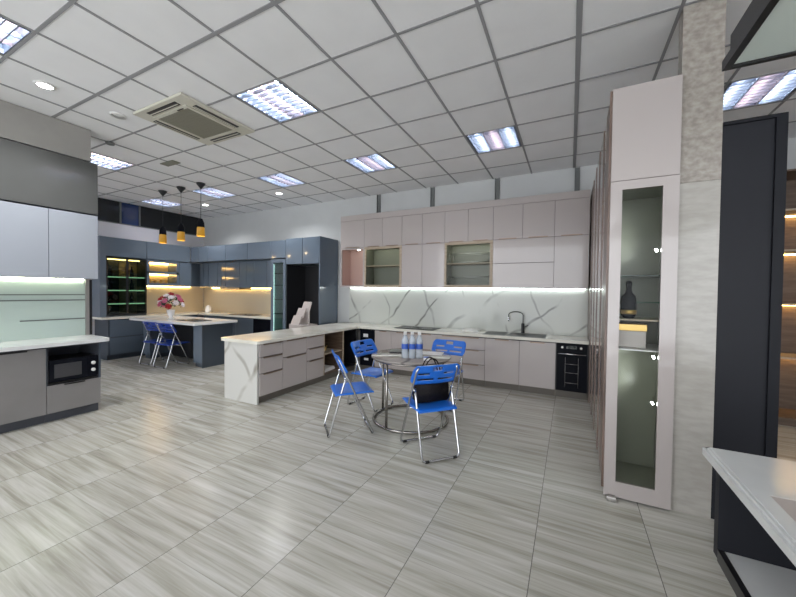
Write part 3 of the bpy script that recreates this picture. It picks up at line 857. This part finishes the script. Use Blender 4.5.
# back run top row
xs = [-8.42, -8.10, -7.76, -7.11, -6.376, -5.657, -5.232]
labs = ['nearest the inner corner', 'second from the inner corner', 'third from the inner corner', 'fourth from the inner corner', 'fifth, just left of the glass unit']
for k in range(5):
    w = xs[k+1]-xs[k]
    t = unit('wall_cabinet', 'slate top row wall cabinet of the back run, '+labs[k], 'cabinet', (xs[k], YS), 0, w, 2.12, 2.49, 5.765-YS, SD, 'slate top row wall cabinets on the back wall')
    front(t, 'door', 0, w, 2.12, 2.49, SL)
xs2 = [-8.46, -8.10, -7.75, -7.45, -6.95, -6.45, -5.665]
labs = ['nearest the inner corner', 'second from the inner corner', 'third from the inner corner', 'fourth from the inner corner', 'fifth from the inner corner', 'next to the glass unit']
for k in range(6):
    w = xs2[k+1]-xs2[k]
    t = unit('wall_cabinet', 'slate blue lower row wall cabinet over the warm splashback, '+labs[k], 'cabinet', (xs2[k], 5.45), 0, w, 1.50, 2.119, 0.315, SD, 'slate lower row wall cabinets on the back wall')
    if k == 3 or k == 1: front(t, 'door', 0, w, 1.50, 2.119, SL)
    else:
        front(t, 'door', 0, w/2, 1.50, 2.119, SL); front(t, 'door', w/2, w, 1.50, 2.119, SL)
t = thing('range_hood', 'black slim range hood under the slate wall cabinets', 'range hood', (-7.2, 5.34, 1.455))
link('body', box(new(), -0.33, 0.33, 0.02, 0.36, 0.0, 0.044, 0.004), M['black'], t)
link('front_lip', box(new(), -0.33, 0.33, 0.0, 0.0195, 0.01, 0.040), M['steel'], t)
# tall glass unit
t = unit('display_cabinet', 'narrow slate tall unit with a glass door beside the fridge recess', 'display cabinet', (-5.656, YS), 0, 0.423, 0.10, 2.10, 0.56, M['int_teal_lit'], None, True, True, SD)
glass_door(t, 0, 0.423, 0.10, 2.10, SL, M['glass'], 0.07)
for z in (0.6, 0.95, 1.25, 1.55, 1.8): link('shelf', box(new(), 0.02, 0.403, 0.03, 0.53, z, z+0.012), M['glass_green'], t)
link('led_strip', box(new(), 0.03, 0.045, 0.02, 0.035, 0.2, 2.0), M['led_teal'], t)
t = unit('wall_cabinet', 'slate top cabinet above the narrow glass unit', 'cabinet', (-5.656, YS), 0, 0.423, 2.12, 2.49, 0.56, SD, 'slate top row wall cabinets on the back wall')
front(t, 'door', 0, 0.423, 2.12, 2.49, SL)
# fridge recess surround
t = thing('fridge_surround', 'slate fridge recess surround with two overhead doors at the right end', 'cabinet', (-5.231, YS, 0))
link('side_panel', box(new(), 0, 0.02, 0, 0.56, 0, 2.51), M['black'], t)
link('side_panel', box(new(), 0.871, 0.891, -0.018, 0.56, 0, 2.51), SL, t)
link('back_panel', box(new(), 0.021, 0.870, 0.54, 0.56, 0, 1.98), M['black'], t)
link('overhead_box', box(new(), 0.021, 0.870, 0, 0.56, 1.985, 2.51), SD, t)
front(t, 'door', 0.0, 0.445, 1.985, 2.51, SL); front(t, 'door', 0.447, 0.87, 1.985, 2.51, SL)
# base run back
bx = [-8.02, -7.4, -6.85, -6.28, -5.66]
labs = ['in the inner corner', 'second from the inner corner', 'third from the inner corner', 'beside the narrow glass unit']
for k in range(4):
    w = bx[k+1]-bx[k]-0.001
    t = unit('base_cabinet', 'slate base cabinet on the back wall, '+labs[k], 'cabinet', (bx[k], 5.28), 0, w, 0.10, 0.825, 0.48, SD, 'slate base cabinets on the back wall', False, True, SD)
    front(t, 'door', 0, w, 0.10, 0.81, M['black_gloss'] if k == 3 else SL)
# left run (faces +X)
XS = -8.24
t = unit('base_cabinet', 'slate two-drawer base cabinet under the glass wine cabinet', 'cabinet', (XS, 3.42), PI/2, 0.93, 0.10, 0.825, 0.56, SD, 'slate base cabinets on the far left wall', False, True, SD)
front(t, 'drawer', 0.02, 0.93, 0.10, 0.45, SL); front(t, 'drawer', 0.02, 0.93, 0.465, 0.815, SL)
t = unit('base_cabinet', 'slate base cabinet hidden behind the blue chairs and island', 'cabinet', (XS, 4.351), PI/2, 0.90, 0.10, 0.825, 0.56, SD, 'slate base cabinets on the far left wall', False, True, SD)
front(t, 'door', 0, 0.45, 0.10, 0.815, SL); front(t, 'door', 0.45, 0.90, 0.10, 0.815, SL)
bm = prism(new(), [(-8.82, 3.31), (-8.19, 3.31), (-8.19, 5.22), (-5.665, 5.22), (-5.665, 5.766), (-8.82, 5.766)], 0.826, 0.867)
single('worktop', 'white L-shaped worktop of the slate kitchen lit by warm light', 'worktop', bm, M['slab'])
t = unit('wine_cabinet', 'slate framed wine cabinet with two smoked glass doors and lit shelves', 'display cabinet', (-8.42, 3.46), PI/2, 0.74, 0.868, 2.09, 0.38, SD, None, True)
link('side_panel', box(new(), -0.105, -0.001, -0.02, 0.38, 0.868, 2.50), SL, t)
glass_door(t, 0, 0.37, 0.90, 2.09, M['black'], M['glass_smoke'], 0.02); glass_door(t, 0.37, 0.74, 0.90, 2.09, M['black'], M['glass_smoke'], 0.02)
for z in (1.12, 1.40, 1.68):
    s = link('shelf', box(new(), 0.02, 0.72, 0.04, 0.35, z, z+0.012), M['int_brown'], t)
    link('shelf_light', box(new(), 0.03, 0.71, 0.02, 0.0395, z-0.004, z+0.018), M['led_shelf'], s)
link('top_light', box(new(), 0.03, 0.63, 0.05, 0.07, 2.045, 2.065), M['led_warm'], t)
link('back_lining', box(new(), 0.38, 0.72, 0.345, 0.36, 0.90, 2.06), M['int_yellow'], t)
for z, shelf_name in ((1.133, 'lowest'), (1.413, 'middle'), (1.693, 'top')):
    for k, place in ((0, 'left door'), (3, 'right door')):
        single('wine_bottle', 'dark wine bottle on the %s lit shelf, %s of the wine cabinet' % (shelf_name, place), 'bottle', lathe(new(), [(0.034, 0), (0.036, 0.01), (0.036, 0.13), (0.014, 0.18), (0.013, 0.23)], 0, 0, 12), M['black_gloss'], (-8.62, 3.62+0.13*k, z), 0, 'wine bottles behind smoked glass')
for k, (y0, w, lab) in enumerate(((3.355, 0.845, 'slate top row wall cabinet above the smoked glass wine cabinet'), (4.201, 0.97, 'slate top row wall cabinet above the two lit niches'))):
    t = unit('wall_cabinet', lab, 'cabinet', (-8.42, y0), PI/2, w, 2.11, 2.50, 0.38, SD, 'slate top row wall cabinets on the far left wall')
    front(t, 'door', 0.0 if k else 0.1, w, 2.11, 2.50, SL)
t = thing('niche_cabinet', 'slate wall unit with two warm lit open niches and a plain door', 'cabinet', (-8.42, 4.202, 0), PI/2)
bm = new()
for z0, z1 in ((1.52, 1.58), (1.79, 1.85), (2.05, 2.10)): box(bm, 0, 0.70, -0.018, 0.36, z0, z1)
box(bm, 0, 0.05, -0.018, 0.36, 1.58, 2.05); box(bm, 0.64, 0.70, -0.018, 0.36, 1.58, 2.05)
link('body', bm, SL, t)
link('back_lining', box(new(), 0.05, 0.64, 0.34, 0.36, 1.58, 2.05), M['int_yellow'], t)
for z in (1.785, 2.045): link('led_strip', box(new(), 0.06, 0.63, 0.30, 0.315, z-0.012, z), M['led_warm'], t)
t2 = unit('wall_cabinet', 'plain slate wall cabinet between lit niches and inner corner', 'cabinet', (-8.42, 4.905), PI/2, 0.53, 1.52, 2.10, 0.36, SD)
front(t2, 'door', 0, 0.29, 1.52, 2.10, SL)
for k in range(4):
    single('tea_cup', 'small cup standing in the lower lit niche', 'cup', lathe(new(), [(0.02, 0), (0.032, 0.03), (0.035, 0.07)], 0, 0, 12), M['gold'], (-8.55, 4.33+0.12*k, 1.581), 0, 'cups in the lower lit niche')
single('backsplash', 'cream splashback tinted with the warm strip glow on the back wall of the slate kitchen', 'backsplash', box(new(), -8.80, -5.665, 5.767, 5.779, 0.868, 1.498), M['warm_glow_back'])
single('backsplash', 'cream splashback tinted with the warm strip glow under the lit niches', 'backsplash', box(new(), -8.829, -8.817, 4.21, 5.765, 0.868, 1.51), M['warm_glow_back'])
single('led_strip_light', 'warm light strip under the slate wall cabinets on the back wall', 'strip light', box(new(), -8.4, -5.67, 5.735, 5.75, 1.486, 1.498), M['led_warm'])
single('led_strip_light', 'warm light strip under the lit niches', 'strip light', box(new(), -8.80, -8.785, 4.25, 5.4, 1.503, 1.516), M['led_warm'])
t = thing('kettle', 'small white kettle on the slate worktop near the inner corner', 'kettle', (-8.2, 5.5, 0.8675))
link('body', lathe(new(), [(0.07, 0), (0.075, 0.02), (0.06, 0.14), (0.04, 0.17), (0.01, 0.185)], 0, 0, 16), M['ceramic'], t)
link('handle', tube(new(), [(0.05, 0, 0.15), (0.11, 0, 0.13), (0.11, 0, 0.05), (0.07, 0, 0.04)], 0.008, 6), M['ceramic'], t)
hob(-7.1, -6.4, 5.27, 5.62, z=0.868, label='thin black hob on the slate kitchen back worktop')

# ------------------------------------------------------------------ slate island
t = thing('kitchen_island', 'slate blue island with knee space for the two blue chairs', 'kitchen island', (-7.08, 3.92, 0))
link('end_cabinet', box(new(), 0.80, 1.06, 0.0, 0.62, 0.08, 0.805, 0.002), SL, t)
link('end_cabinet', box(new(), -0.90, -0.66, 0.0, 0.62, 0.08, 0.805, 0.002), SL, t)
link('back_panel', box(new(), -0.66, 0.80, 0.45, 0.62, 0.0, 0.805), M['black'], t)
link('plinth', box(new(), 0.82, 1.04, 0.03, 0.60, 0, 0.0795), SD, t)
link('plinth', box(new(), -0.88, -0.68, 0.03, 0.60, 0, 0.0795), SD, t)
link('corner_strip', box(new(), 1.061, 1.075, -0.005, 0.62, 0.0, 0.805), SD, t)
pts = round_corner(-0.95, -0.18, 0.05, -PI, -PI/2, 5) + round_corner(1.14, -0.18, 0.05, -PI/2, 0, 5) + round_corner(1.14, 0.62, 0.05, 0, PI/2, 5) + round_corner(-0.95, 0.62, 0.05, PI/2, PI, 5)
link('island_top', prism(new(), pts, 0.806, 0.847), M['slab_cool'], t)
hob(-6.78, -6.22, 3.90, 4.25, z=0.848, label='thin black hob on the slate island right of the flowers')
# vase and flowers
t = thing('vase', 'white footed vase of flowers on the slate island', 'vase', (-7.14, 4.0, 0.8475))
lathe(b := new(), [(0.05, 0), (0.06, 0.01), (0.03, 0.04), (0.07, 0.12), (0.075, 0.19), (0.065, 0.19), (0.03, 0.06)], 0, 0, 18, False)
link('bowl', b, M['ceramic'], t)
def flower(material):
    t = thing('rose', 'x', 'flower', (0, 0, 0))
    b = new()
    for ring_, (n, r, z) in enumerate(((7, 0.052, 0.0), (6, 0.036, 0.012), (4, 0.018, 0.022))):
        for k in range(n):
            a = 2*PI*k/n + ring_*0.4
            c, s = math.cos(a), math.sin(a)
            w = r*0.75
            P_ = [(0.3*r*c, 0.3*r*s, z-0.02), (r*c-w*s*0.6, r*s+w*c*0.6, z), (r*1.1*c, r*1.1*s, z+0.022), (r*c+w*s*0.6, r*s-w*c*0.6, z)]
            vv = [b.verts.new(p) for p in P_]
            b.faces.new((vv[0], vv[1], vv[2])); b.faces.new((vv[0], vv[2], vv[3]))
    lathe(b, [(0.002, -0.03), (0.03, -0.012), (0.034, 0.004), (0.018, 0.022), (0.002, 0.026)], 0, 0, 8)
    link('petals', b, material, t)
    b = new()
    tube(b, [(0, 0, -0.03), (0, 0, -0.085)], 0.003, 5)
    for a in (0.5, 2.6, 4.4):
        c, s = math.cos(a), math.sin(a)
        vv = [b.verts.new(p) for p in ((0, 0, -0.06), (0.035*c-0.02*s, 0.035*s+0.02*c, -0.04), (0.075*c, 0.075*s, -0.03), (0.035*c+0.02*s, 0.035*s-0.02*c, -0.04))]
        b.faces.new(vv)
    link('leaves', b, M['leaf'], t)
    return t
protos = {'red': flower(M['red']), 'pink': flower(M['pink']), 'white': flower(M['petal_white'])}
fl = []
for k in range(19):
    u = k/19
    a = k*2.4; el = math.acos(1-u*1.25)
    R_ = 0.19
    fl.append((R_*1.25*math.sin(el)*math.cos(a), R_*math.sin(el)*math.sin(a), 0.25+R_*1.05*math.cos(el), a, el))
cols = ['red', 'pink', 'white', 'pink', 'red', 'white', 'white']
used = set()
for k, (x, y, z, a, el) in enumerate(fl):
    c = cols[k % len(cols)]
    if c in used: o = copy_tree(protos[c])
    else: o = protos[c]; used.add(c)
    o.location = (-7.14+x, 4.0+y, 0.8475+z+0.05)
    o.rotation_euler = Vector((math.sin(el)*math.cos(a), math.sin(el)*math.sin(a), math.cos(el)+0.3)).to_track_quat('Z', 'Y').to_euler()
    o['label'] = {'red': 'red rose', 'pink': 'pink rose', 'white': 'white rose'}[c] + ' in the flower bouquet on the slate island'
    o['group'] = c + ' roses in the bouquet'
# pendants
def pendant(x, y, ztop, lab):
    t = thing('pendant_lamp', lab, 'pendant lamp', (x, y, CEIL-0.0065), 0, 'amber pendant lamps over the slate island')
    H_ = CEIL-0.0065-ztop
    link('ceiling_canopy', lathe(new(), [(0.075, -0.001), (0.07, -0.02), (0.02, -0.085), (0.008, -0.10)], 0, 0, 18), M['black'], t)
    link('cord', tube(new(), [(0, 0, -0.09), (0, 0, -H_)], 0.005, 6), M['black'], t)
    link('cap', lathe(new(), [(0.008, -H_+0.03), (0.025, -H_+0.025), (0.042, -H_-0.01), (0.056, -H_-0.05), (0.060, -H_-0.13)], 0, 0, 20, False), M['black_gloss'], t)
    link('shade', lathe(new(), [(0.060, -H_-0.13), (0.066, -H_-0.29), (0.061, -H_-0.29), (0.056, -H_-0.13)], 0, 0, 20, False), M['amber'], t)
    link('bulb', lathe(new(), [(0.012, -H_-0.15), (0.03, -H_-0.2), (0.034, -H_-0.235), (0.02, -H_-0.265), (0.004, -H_-0.272)], 0, 0, 14), M['bulb'], t)
    l = bpy.data.lights.new('pendant_bulb', 'POINT'); l.energy = 0.5; l.color = (1, 0.75, 0.4); l.shadow_soft_size = 0.03
    lo = bpy.data.objects.new('pendant_bulb', l); COL.objects.link(lo); lo.parent = t; lo.location = (0, 0, -H_-0.30)
pendant(-7.06, 3.81, 2.63, 'amber and black pendant lamp over the slate island, leftmost of three')
pendant(-6.49, 3.82, 2.645, 'amber and black pendant lamp over the slate island, middle of three')
pendant(-5.92, 3.83, 2.69, 'amber and black pendant lamp over the slate island, rightmost of three')

# ================================================================== FOLDING CHAIRS
def make_chair(blue):
    t = thing('folding_chair', 'x', 'chair', (0, 0, 0))
    hw = 0.205
    r = 0.0105
    # front frame: from the floor in front up to the top of the backrest
    def lean(z): return 0.205 - (z-0.02)*0.36/0.78      # x of the front tube at height z
    bm = new()
    for s in (-1, 1):
        pass
    pts = [(lean(0.80), -hw+0.02, 0.80), (lean(0.76), -hw+0.005, 0.76), (lean(0.5), -hw+0.002, 0.5), (lean(0.05), -hw, 0.05), (0.206, -hw+0.01, 0.022), (0.207, -hw+0.035, 0.013),
           (0.207, hw-0.035, 0.013), (0.206, hw-0.01, 0.022), (lean(0.05), hw, 0.05), (lean(0.5), hw-0.002, 0.5), (lean(0.76), hw-0.005, 0.76), (lean(0.80), hw-0.02, 0.80)]
    link('front_leg_frame', tube(bm, pts, r), M['chrome'], t)
    az = 0.60
    ax = lean(az)
    w2 = hw-0.024
    pts = [(ax-0.004, -w2, az), (ax-0.03, -w2, az-0.08), (-0.225, -w2, 0.05), (-0.232, -w2+0.01, 0.022), (-0.234, -w2+0.035, 0.013), (-0.234, w2-0.035, 0.013), (-0.232, w2-0.01, 0.022), (-0.225, w2, 0.05), (ax-0.03, w2, az-0.08), (ax-0.004, w2, az)]
    link('rear_leg_frame', tube(new(), pts, r), M['chrome'], t)
    bm = new()
    for s in (-1, 1):
        tube(bm, [(-0.155, s*(w2-0.018), 0.415), (0.20, s*(w2-0.018), 0.425)], 0.008, 6)
        tube(bm, [(ax-0.03, s*(hw-0.012), az-0.02), (ax, s*(hw-0.012), az)], 0.010, 6)
    tube(bm, [(0.19, -w2+0.018, 0.420), (0.19, w2-0.018, 0.420)], 0.008, 6)
    tube(bm, [(-0.15, -w2+0.018, 0.413), (-0.15, w2-0.018, 0.413)], 0.008, 6)
    tube(bm, [(lean(0.4)+0.0, -hw, 0.395), (lean(0.4), hw, 0.395)], 0.007, 6)
    link('seat_bracket', bm, M['chrome'], t)
    # seat: dished slab with rounded corners
    bm = new()
    nx, ny = 14, 14
    def sp(i, j, top):
        u = -1+2*i/nx; v = -1+2*j/ny
        x = 0.02+u*0.195; y = v*(0.196-0.012*abs(u)**3)
        # superellipse corners
        k = (abs(u)**8+abs(v)**8)**(1/8) if (u or v) else 1
        mx = max(abs(u), abs(v))
        if mx > 0 and k > 1: x = 0.02+(x-0.02)/k*mx if False else x
        z = 0.440 - 0.012*(1-u*u)*(1-v*v) + 0.004*u - (0.010*max(0, abs(u)-0.85)/0.15)
        return (x*(1), y, z if top else z-0.016)
    T = [[bm.verts.new(sp(i, j, True)) for j in range(ny+1)] for i in range(nx+1)]
    B = [[bm.verts.new(sp(i, j, False)) for j in range(ny+1)] for i in range(nx+1)]
    for i in range(nx):
        for j in range(ny):
            f = bm.faces.new((T[i][j], T[i+1][j], T[i+1][j+1], T[i][j+1])); f.smooth = True
            bm.faces.new((B[i][j], B[i][j+1], B[i+1][j+1], B[i+1][j]))
    for i in range(nx):
        bm.faces.new((T[i][0], B[i][0], B[i+1][0], T[i+1][0])); bm.faces.new((T[i][ny], T[i+1][ny], B[i+1][ny], B[i][ny]))
    for j in range(ny):
        bm.faces.new((T[0][j], T[0][j+1], B[0][j+1], B[0][j])); bm.faces.new((T[nx][j], B[nx][j], B[nx][j+1], T[nx][j+1]))
    link('seat', bm, blue, t)
    # backrest: curved panel with slots
    ny, nz = 28, 10
    z0, z1 = 0.635, 0.815
    bm = new()
    def bp(j, k, off):
        v = -1+2*j/ny; w = k/nz
        z = z0+(z1-z0)*w
        y = v*(0.228-0.01*(abs(2*w-1)**4))
        x = lean(z) - 0.022*(1-v*v) + 0.012
        if abs(v) > 0.86: z = (z0+z1)/2+(z-(z0+z1)/2)*(1-0.25*((abs(v)-0.86)/0.14)**2)
        return (x+off, y, z)
    holes = set()
    for j in range(ny):
        if k_ := True:
            if 11 <= j <= 16: holes.add((j, 7)); holes.add((j, 8))
            if 3 <= j <= 9 or 18 <= j <= 24: holes.add((j, 5))
            if 3 <= j <= 12 or 15 <= j <= 24: holes.add((j, 2))
    A = {}; Bk = {}
    for j in range(ny+1):
        for k in range(nz+1):
            A[j, k] = bm.verts.new(bp(j, k, 0.009)); Bk[j, k] = bm.verts.new(bp(j, k, -0.009))
    def solid(j, k): return 0 <= j < ny and 0 <= k < nz and (j, k) not in holes
    for j in range(ny):
        for k in range(nz):
            if not solid(j, k): continue
            f = bm.faces.new((A[j, k], A[j+1, k], A[j+1, k+1], A[j, k+1])); f.smooth = True
            f = bm.faces.new((Bk[j, k], Bk[j, k+1], Bk[j+1, k+1], Bk[j+1, k])); f.smooth = True
            for (dj, dk, p, q) in ((-1, 0, (j, k), (j, k+1)), (1, 0, (j+1, k), (j+1, k+1)), (0, -1, (j, k), (j+1, k)), (0, 1, (j, k+1), (j+1, k+1))):
                if not solid(j+dj, k+dk): bm.faces.new((A[p], A[q], Bk[q], Bk[p]))
    bmesh.ops.delete(bm, geom=[v for v in bm.verts if not v.link_faces], context='VERTS')
    link('backrest', bm, blue, t)
    for x, w in ((0.207, hw), (-0.234, w2)):
        for s in (-1, 1):
            link('rubber_foot', tube(new(), [(x, s*(w-0.03), 0.0125), (x, s*(w-0.065), 0.0125)], 0.0125, 8), M['rubber'], t)
    return t
R = math.radians
gch = 'blue folding chairs around the round table'
ch = make_chair(M['blue'])
ch.location = (-1.135, 2.905, 0); ch.rotation_euler = (0, 0, R(138)); ch['label'] = 'blue folding chair seen from behind with a black bag on its seat'; ch['group'] = gch
dup(ch, (-2.045, 2.93, 0), R(46), 'blue folding chair in profile left of the round table, nearest the peninsula end', gch)
dup(ch, (-2.24, 3.68, 0), R(-6), 'blue folding chair behind the round table on its left, before the open shelves', gch)
dup(ch, (-1.42, 4.17, 0), R(-92), 'blue folding chair behind the round table on its right, before the drawers', gch)
ch5 = make_chair(M['blue_dark'])
ch5.location = (-7.22, 3.80, 0); ch5.rotation_euler = (0, 0, R(93)); ch5['label'] = 'blue folding chair at the slate island, left one'; ch5['group'] = 'blue folding chairs at the slate island'
dup(ch5, (-6.70, 3.78, 0), R(94), 'blue folding chair at the slate island, right one', 'blue folding chairs at the slate island')
# handbag on the near chair
t = thing('handbag', 'black leather tote bag on the seat of the nearest blue chair', 'bag', (-1.145, 2.952, 0.4425), R(138))
b = new()
prof = [(0.065, -0.155, 0.0), (0.075, 0.165, 0.02)]
lo_ = [(-0.06, -0.16, 0.0), (0.06, -0.16, 0.0), (0.06, 0.16, 0.0), (-0.06, 0.16, 0.0)]
lv = [(-0.065, -0.165, 0.10), (0.065, -0.165, 0.10), (0.065, 0.165, 0.10), (-0.065, 0.165, 0.10)]
hv = [(-0.045, -0.16, 0.26), (0.045, -0.16, 0.26), (0.045, 0.16, 0.26), (-0.045, 0.16, 0.26)]
rg = [[b.verts.new(p) for p in q] for q in (lo_, lv, hv)]
for A, B in zip(rg, rg[1:]):
    for i in range(4): b.faces.new((A[i], A[(i+1) % 4], B[(i+1) % 4], B[i]))
b.faces.new(rg[0]); b.faces.new(rg[2][::-1])
bmesh.ops.bevel(b, geom=list(b.edges), offset=0.012, segments=3, affect='EDGES')
for f in b.faces: f.smooth = True
link('body', b, M['leather'], t)
for s in (-1, 1):
    pts = [(s*0.03, -0.085+0.085*(1-math.cos(PI*k/10)), 0.225+0.17*math.sin(PI*k/10)) for k in range(11)]
    link('handle', tube(new(), pts, 0.006, 6), M['leather'], t)
link('clasp', box(new(), -0.062, -0.056, 0.10, 0.125, 0.18, 0.21, 0.002), M['gold'], t)

# ================================================================== ROUND TABLE
TX, TY = -1.60, 3.50
t = thing('round_table', 'round glossy stone-topped table on a dark chrome ring base', 'table', (TX, TY, 0))
link('tabletop', lathe(new(), [(0.001, 0.712), (0.44, 0.712), (0.452, 0.718), (0.452, 0.730), (0.445, 0.735), (0.001, 0.735)], 0, 0, 64), M['table_top'], t)
link('top_ring', tube(new(), [(0.42*math.cos(2*PI*k/48), 0.42*math.sin(2*PI*k/48), 0.70) for k in range(48)], 0.011, 8, True), M['chrome_dark'], t)
link('base_ring', tube(new(), [(0.42*math.cos(2*PI*k/48), 0.42*math.sin(2*PI*k/48), 0.0155) for k in range(48)], 0.015, 8, True), M['chrome_dark'], t)
for k in range(4):
    a = R(78)+k*PI/2 - R(90)*0
    link('leg', tube(new(), [(0.42*math.cos(a), 0.42*math.sin(a), 0.015), (0.42*math.cos(a), 0.42*math.sin(a), 0.70)], 0.014, 8), M['chrome_dark'], t)
# bottles
def bottle():
    t = thing('water_bottle', 'clear water bottle with a blue label in the pack on the round table', 'bottle', (0, 0, 0), 0, 'water bottles packed together on the round table')
    link('body', lathe(new(), [(0.034, 0), (0.037, 0.01), (0.037, 0.18), (0.031, 0.205), (0.015, 0.24), (0.015, 0.25)], 0, 0, 14), M['plastic_clear'], t)
    link('label_band', lathe(new(), [(0.0376, 0.10), (0.0376, 0.155)], 0, 0, 14, False), M['label_blue'], t)
    link('cap', lathe(new(), [(0.018, 0.2505), (0.018, 0.272), (0.014, 0.275)], 0, 0, 12), M['white_plastic'], t)
    return t
b0 = bottle(); n = 0
for i in range(3):
    for j in range(2):
        x, y = -0.078+0.078*i, -0.039+0.078*j
        a = R(25)
        p_ = (TX+0.07+x*math.cos(a)-y*math.sin(a), TY-0.13+x*math.sin(a)+y*math.cos(a), 0.7352)
        if n == 0: b0.location = p_
        else: dup(b0, p_)
        n += 1
single('folder', 'black folder lying on the left side of the round table', 'folder', box(new(), -0.15, 0.15, -0.10, 0.10, 0, 0.012, 0.002), M['black'], (TX-0.17, TY+0.13, 0.7352), R(20))
single('paper_sheets', 'white paper sheets on the round table right of the bottles', 'papers', box(new(), -0.15, 0.15, -0.10, 0.10, 0, 0.004), M['paper'], (TX+0.15, TY+0.20, 0.7352), R(12))
t = thing('card_box', 'small white box on the near edge of the round table', 'box', (TX+0.27, TY-0.20, 0.7352), R(15))
link('body', box(new(), -0.03, 0.03, -0.02, 0.02, 0, 0.028, 0.002), M['paper'], t)
link('lid', box(new(), -0.031, 0.031, -0.021, 0.021, 0.0285, 0.036, 0.002), M['label_blue'], t)

# ================================================================== RIGHT SIDE
t = thing('tall_dark_panel', 'dark charcoal framed tall panel unit right of the stone pillar', 'tall panel', (0.842, 2.858, 0))
W = 0.292; H = 2.545
link('body', box(new(), 0, W, 0.012, 0.10, 0, H), M['dark_grey'], t)
bm = new(); box(bm, W-0.05, W, -0.004, 0.0115, 0, H); box(bm, 0, W-0.05, -0.004, 0.0115, H-0.02, H)
link('frame', bm, M['dark_grey_edge'], t)
# counter at the near right
t = thing('display_counter', 'white worktop display counter with beige basin at the bottom right corner', 'counter', (0.517, -0.6, 0))
b = new()
L0, L1 = 0.0, 2.475
prof = [(0.0, 0.790), (0.0, 0.802), (0.006, 0.808), (0.020, 0.812)]
# moulded edge slab with an opening for the basin
ox0, ox1, oy0, oy1 = 0.065, 0.60, 1.15, 2.10
for (x0, x1, y0, y1) in ((0.02, ox0, 0, L1-0.02), (ox1, 0.85, 0, L1-0.02), (ox0, ox1, 0, oy0), (ox0, ox1, oy1, L1-0.02)):
    box(b, x0, x1, y0, y1, 0.772, 0.812)
box(b, 0.010, 0.020, 0, L1-0.010, 0.775, 0.809); box(b, 0.0, 0.010, 0, L1, 0.772, 0.800)
box(b, 0.010, 0.85, L1-0.020, L1-0.010, 0.775, 0.809); box(b, 0.010, 0.85, L1-0.010, L1, 0.772, 0.800)
link('worktop', b, M['slab_cool'], t)
b = new()
box(b, ox0+0.001, ox1-0.001, oy0+0.001, oy1-0.001, 0.775, 0.8115)
link('basin_cover', b, M['card'], t)
link('end_panel', box(new(), 0.035, 0.84, 2.40, 2.44, 0.385, 0.7715), M['dark_grey'], t)
link('back_panel', box(new(), 0.60, 0.64, 0.1, 2.399, 0.421, 0.7715), M['black'], t)
lb = link('shelf', box(new(), 0.0555, 0.84, 0.1, 2.399, 0.385, 0.42), M['slab_cool'], t)
link('shelf_edge', box(new(), 0.035, 0.055, 0.1, 2.399, 0.375, 0.423), M['black'], t)
link('pedestal', box(new(), 0.45, 0.84, 0.3, 2.2, 0.0, 0.3845), M['black'], t)
# hanging glass canopy
t = thing('glass_canopy', 'frosted glass canopy with a black frame hanging at the top right corner', 'canopy', (0.47, -0.2, 2.255))
b = new()
CW, CL = 0.95, 1.825
box(b, 0, 0.022, 0, CL, 0, 0.035); box(b, CW-0.022, CW, 0, CL, 0, 0.035); box(b, 0.022, CW-0.022, CL-0.018, CL, 0, 0.022); box(b, 0.022, CW-0.022, 0, 0.02, 0, 0.035)
box(b, 0.0, 0.018, 0.0, CL-0.07, 0.035, 0.082)
link('frame', b, M['black'], t)
link('glass_sheet', box(new(), 0.0225, CW-0.0225, 0.0205, CL-0.0185, 0.008, 0.014), M['flap_glass'], t)
for x in (0.5, 0.9):
    link('hanging_rod', tube(new(), [(x, 0.4, 0.02), (x, 0.4, CEIL-2.255-0.007)], 0.008, 8), M['black'], t)
# distant display cabinet seen right of the dark panel
t = unit('display_cabinet', 'brown wood display cabinet with warm light at the right edge of the photo', 'display cabinet', (1.75, 5.30), 0, 1.6, 0.08, 2.85, 0.46, M['int_brown'], None, True, True, M['int_brown'])
for z in (0.75, 1.35, 1.95, 2.4):
    s = link('shelf', box(new(), 0.02, 1.58, 0.02, 0.43, z, z+0.02), M['int_wood'], t)
    link('shelf_light', box(new(), 0.04, 1.56, 0.38, 0.395, z-0.012, z-0.0005), M['led_warm'], s)
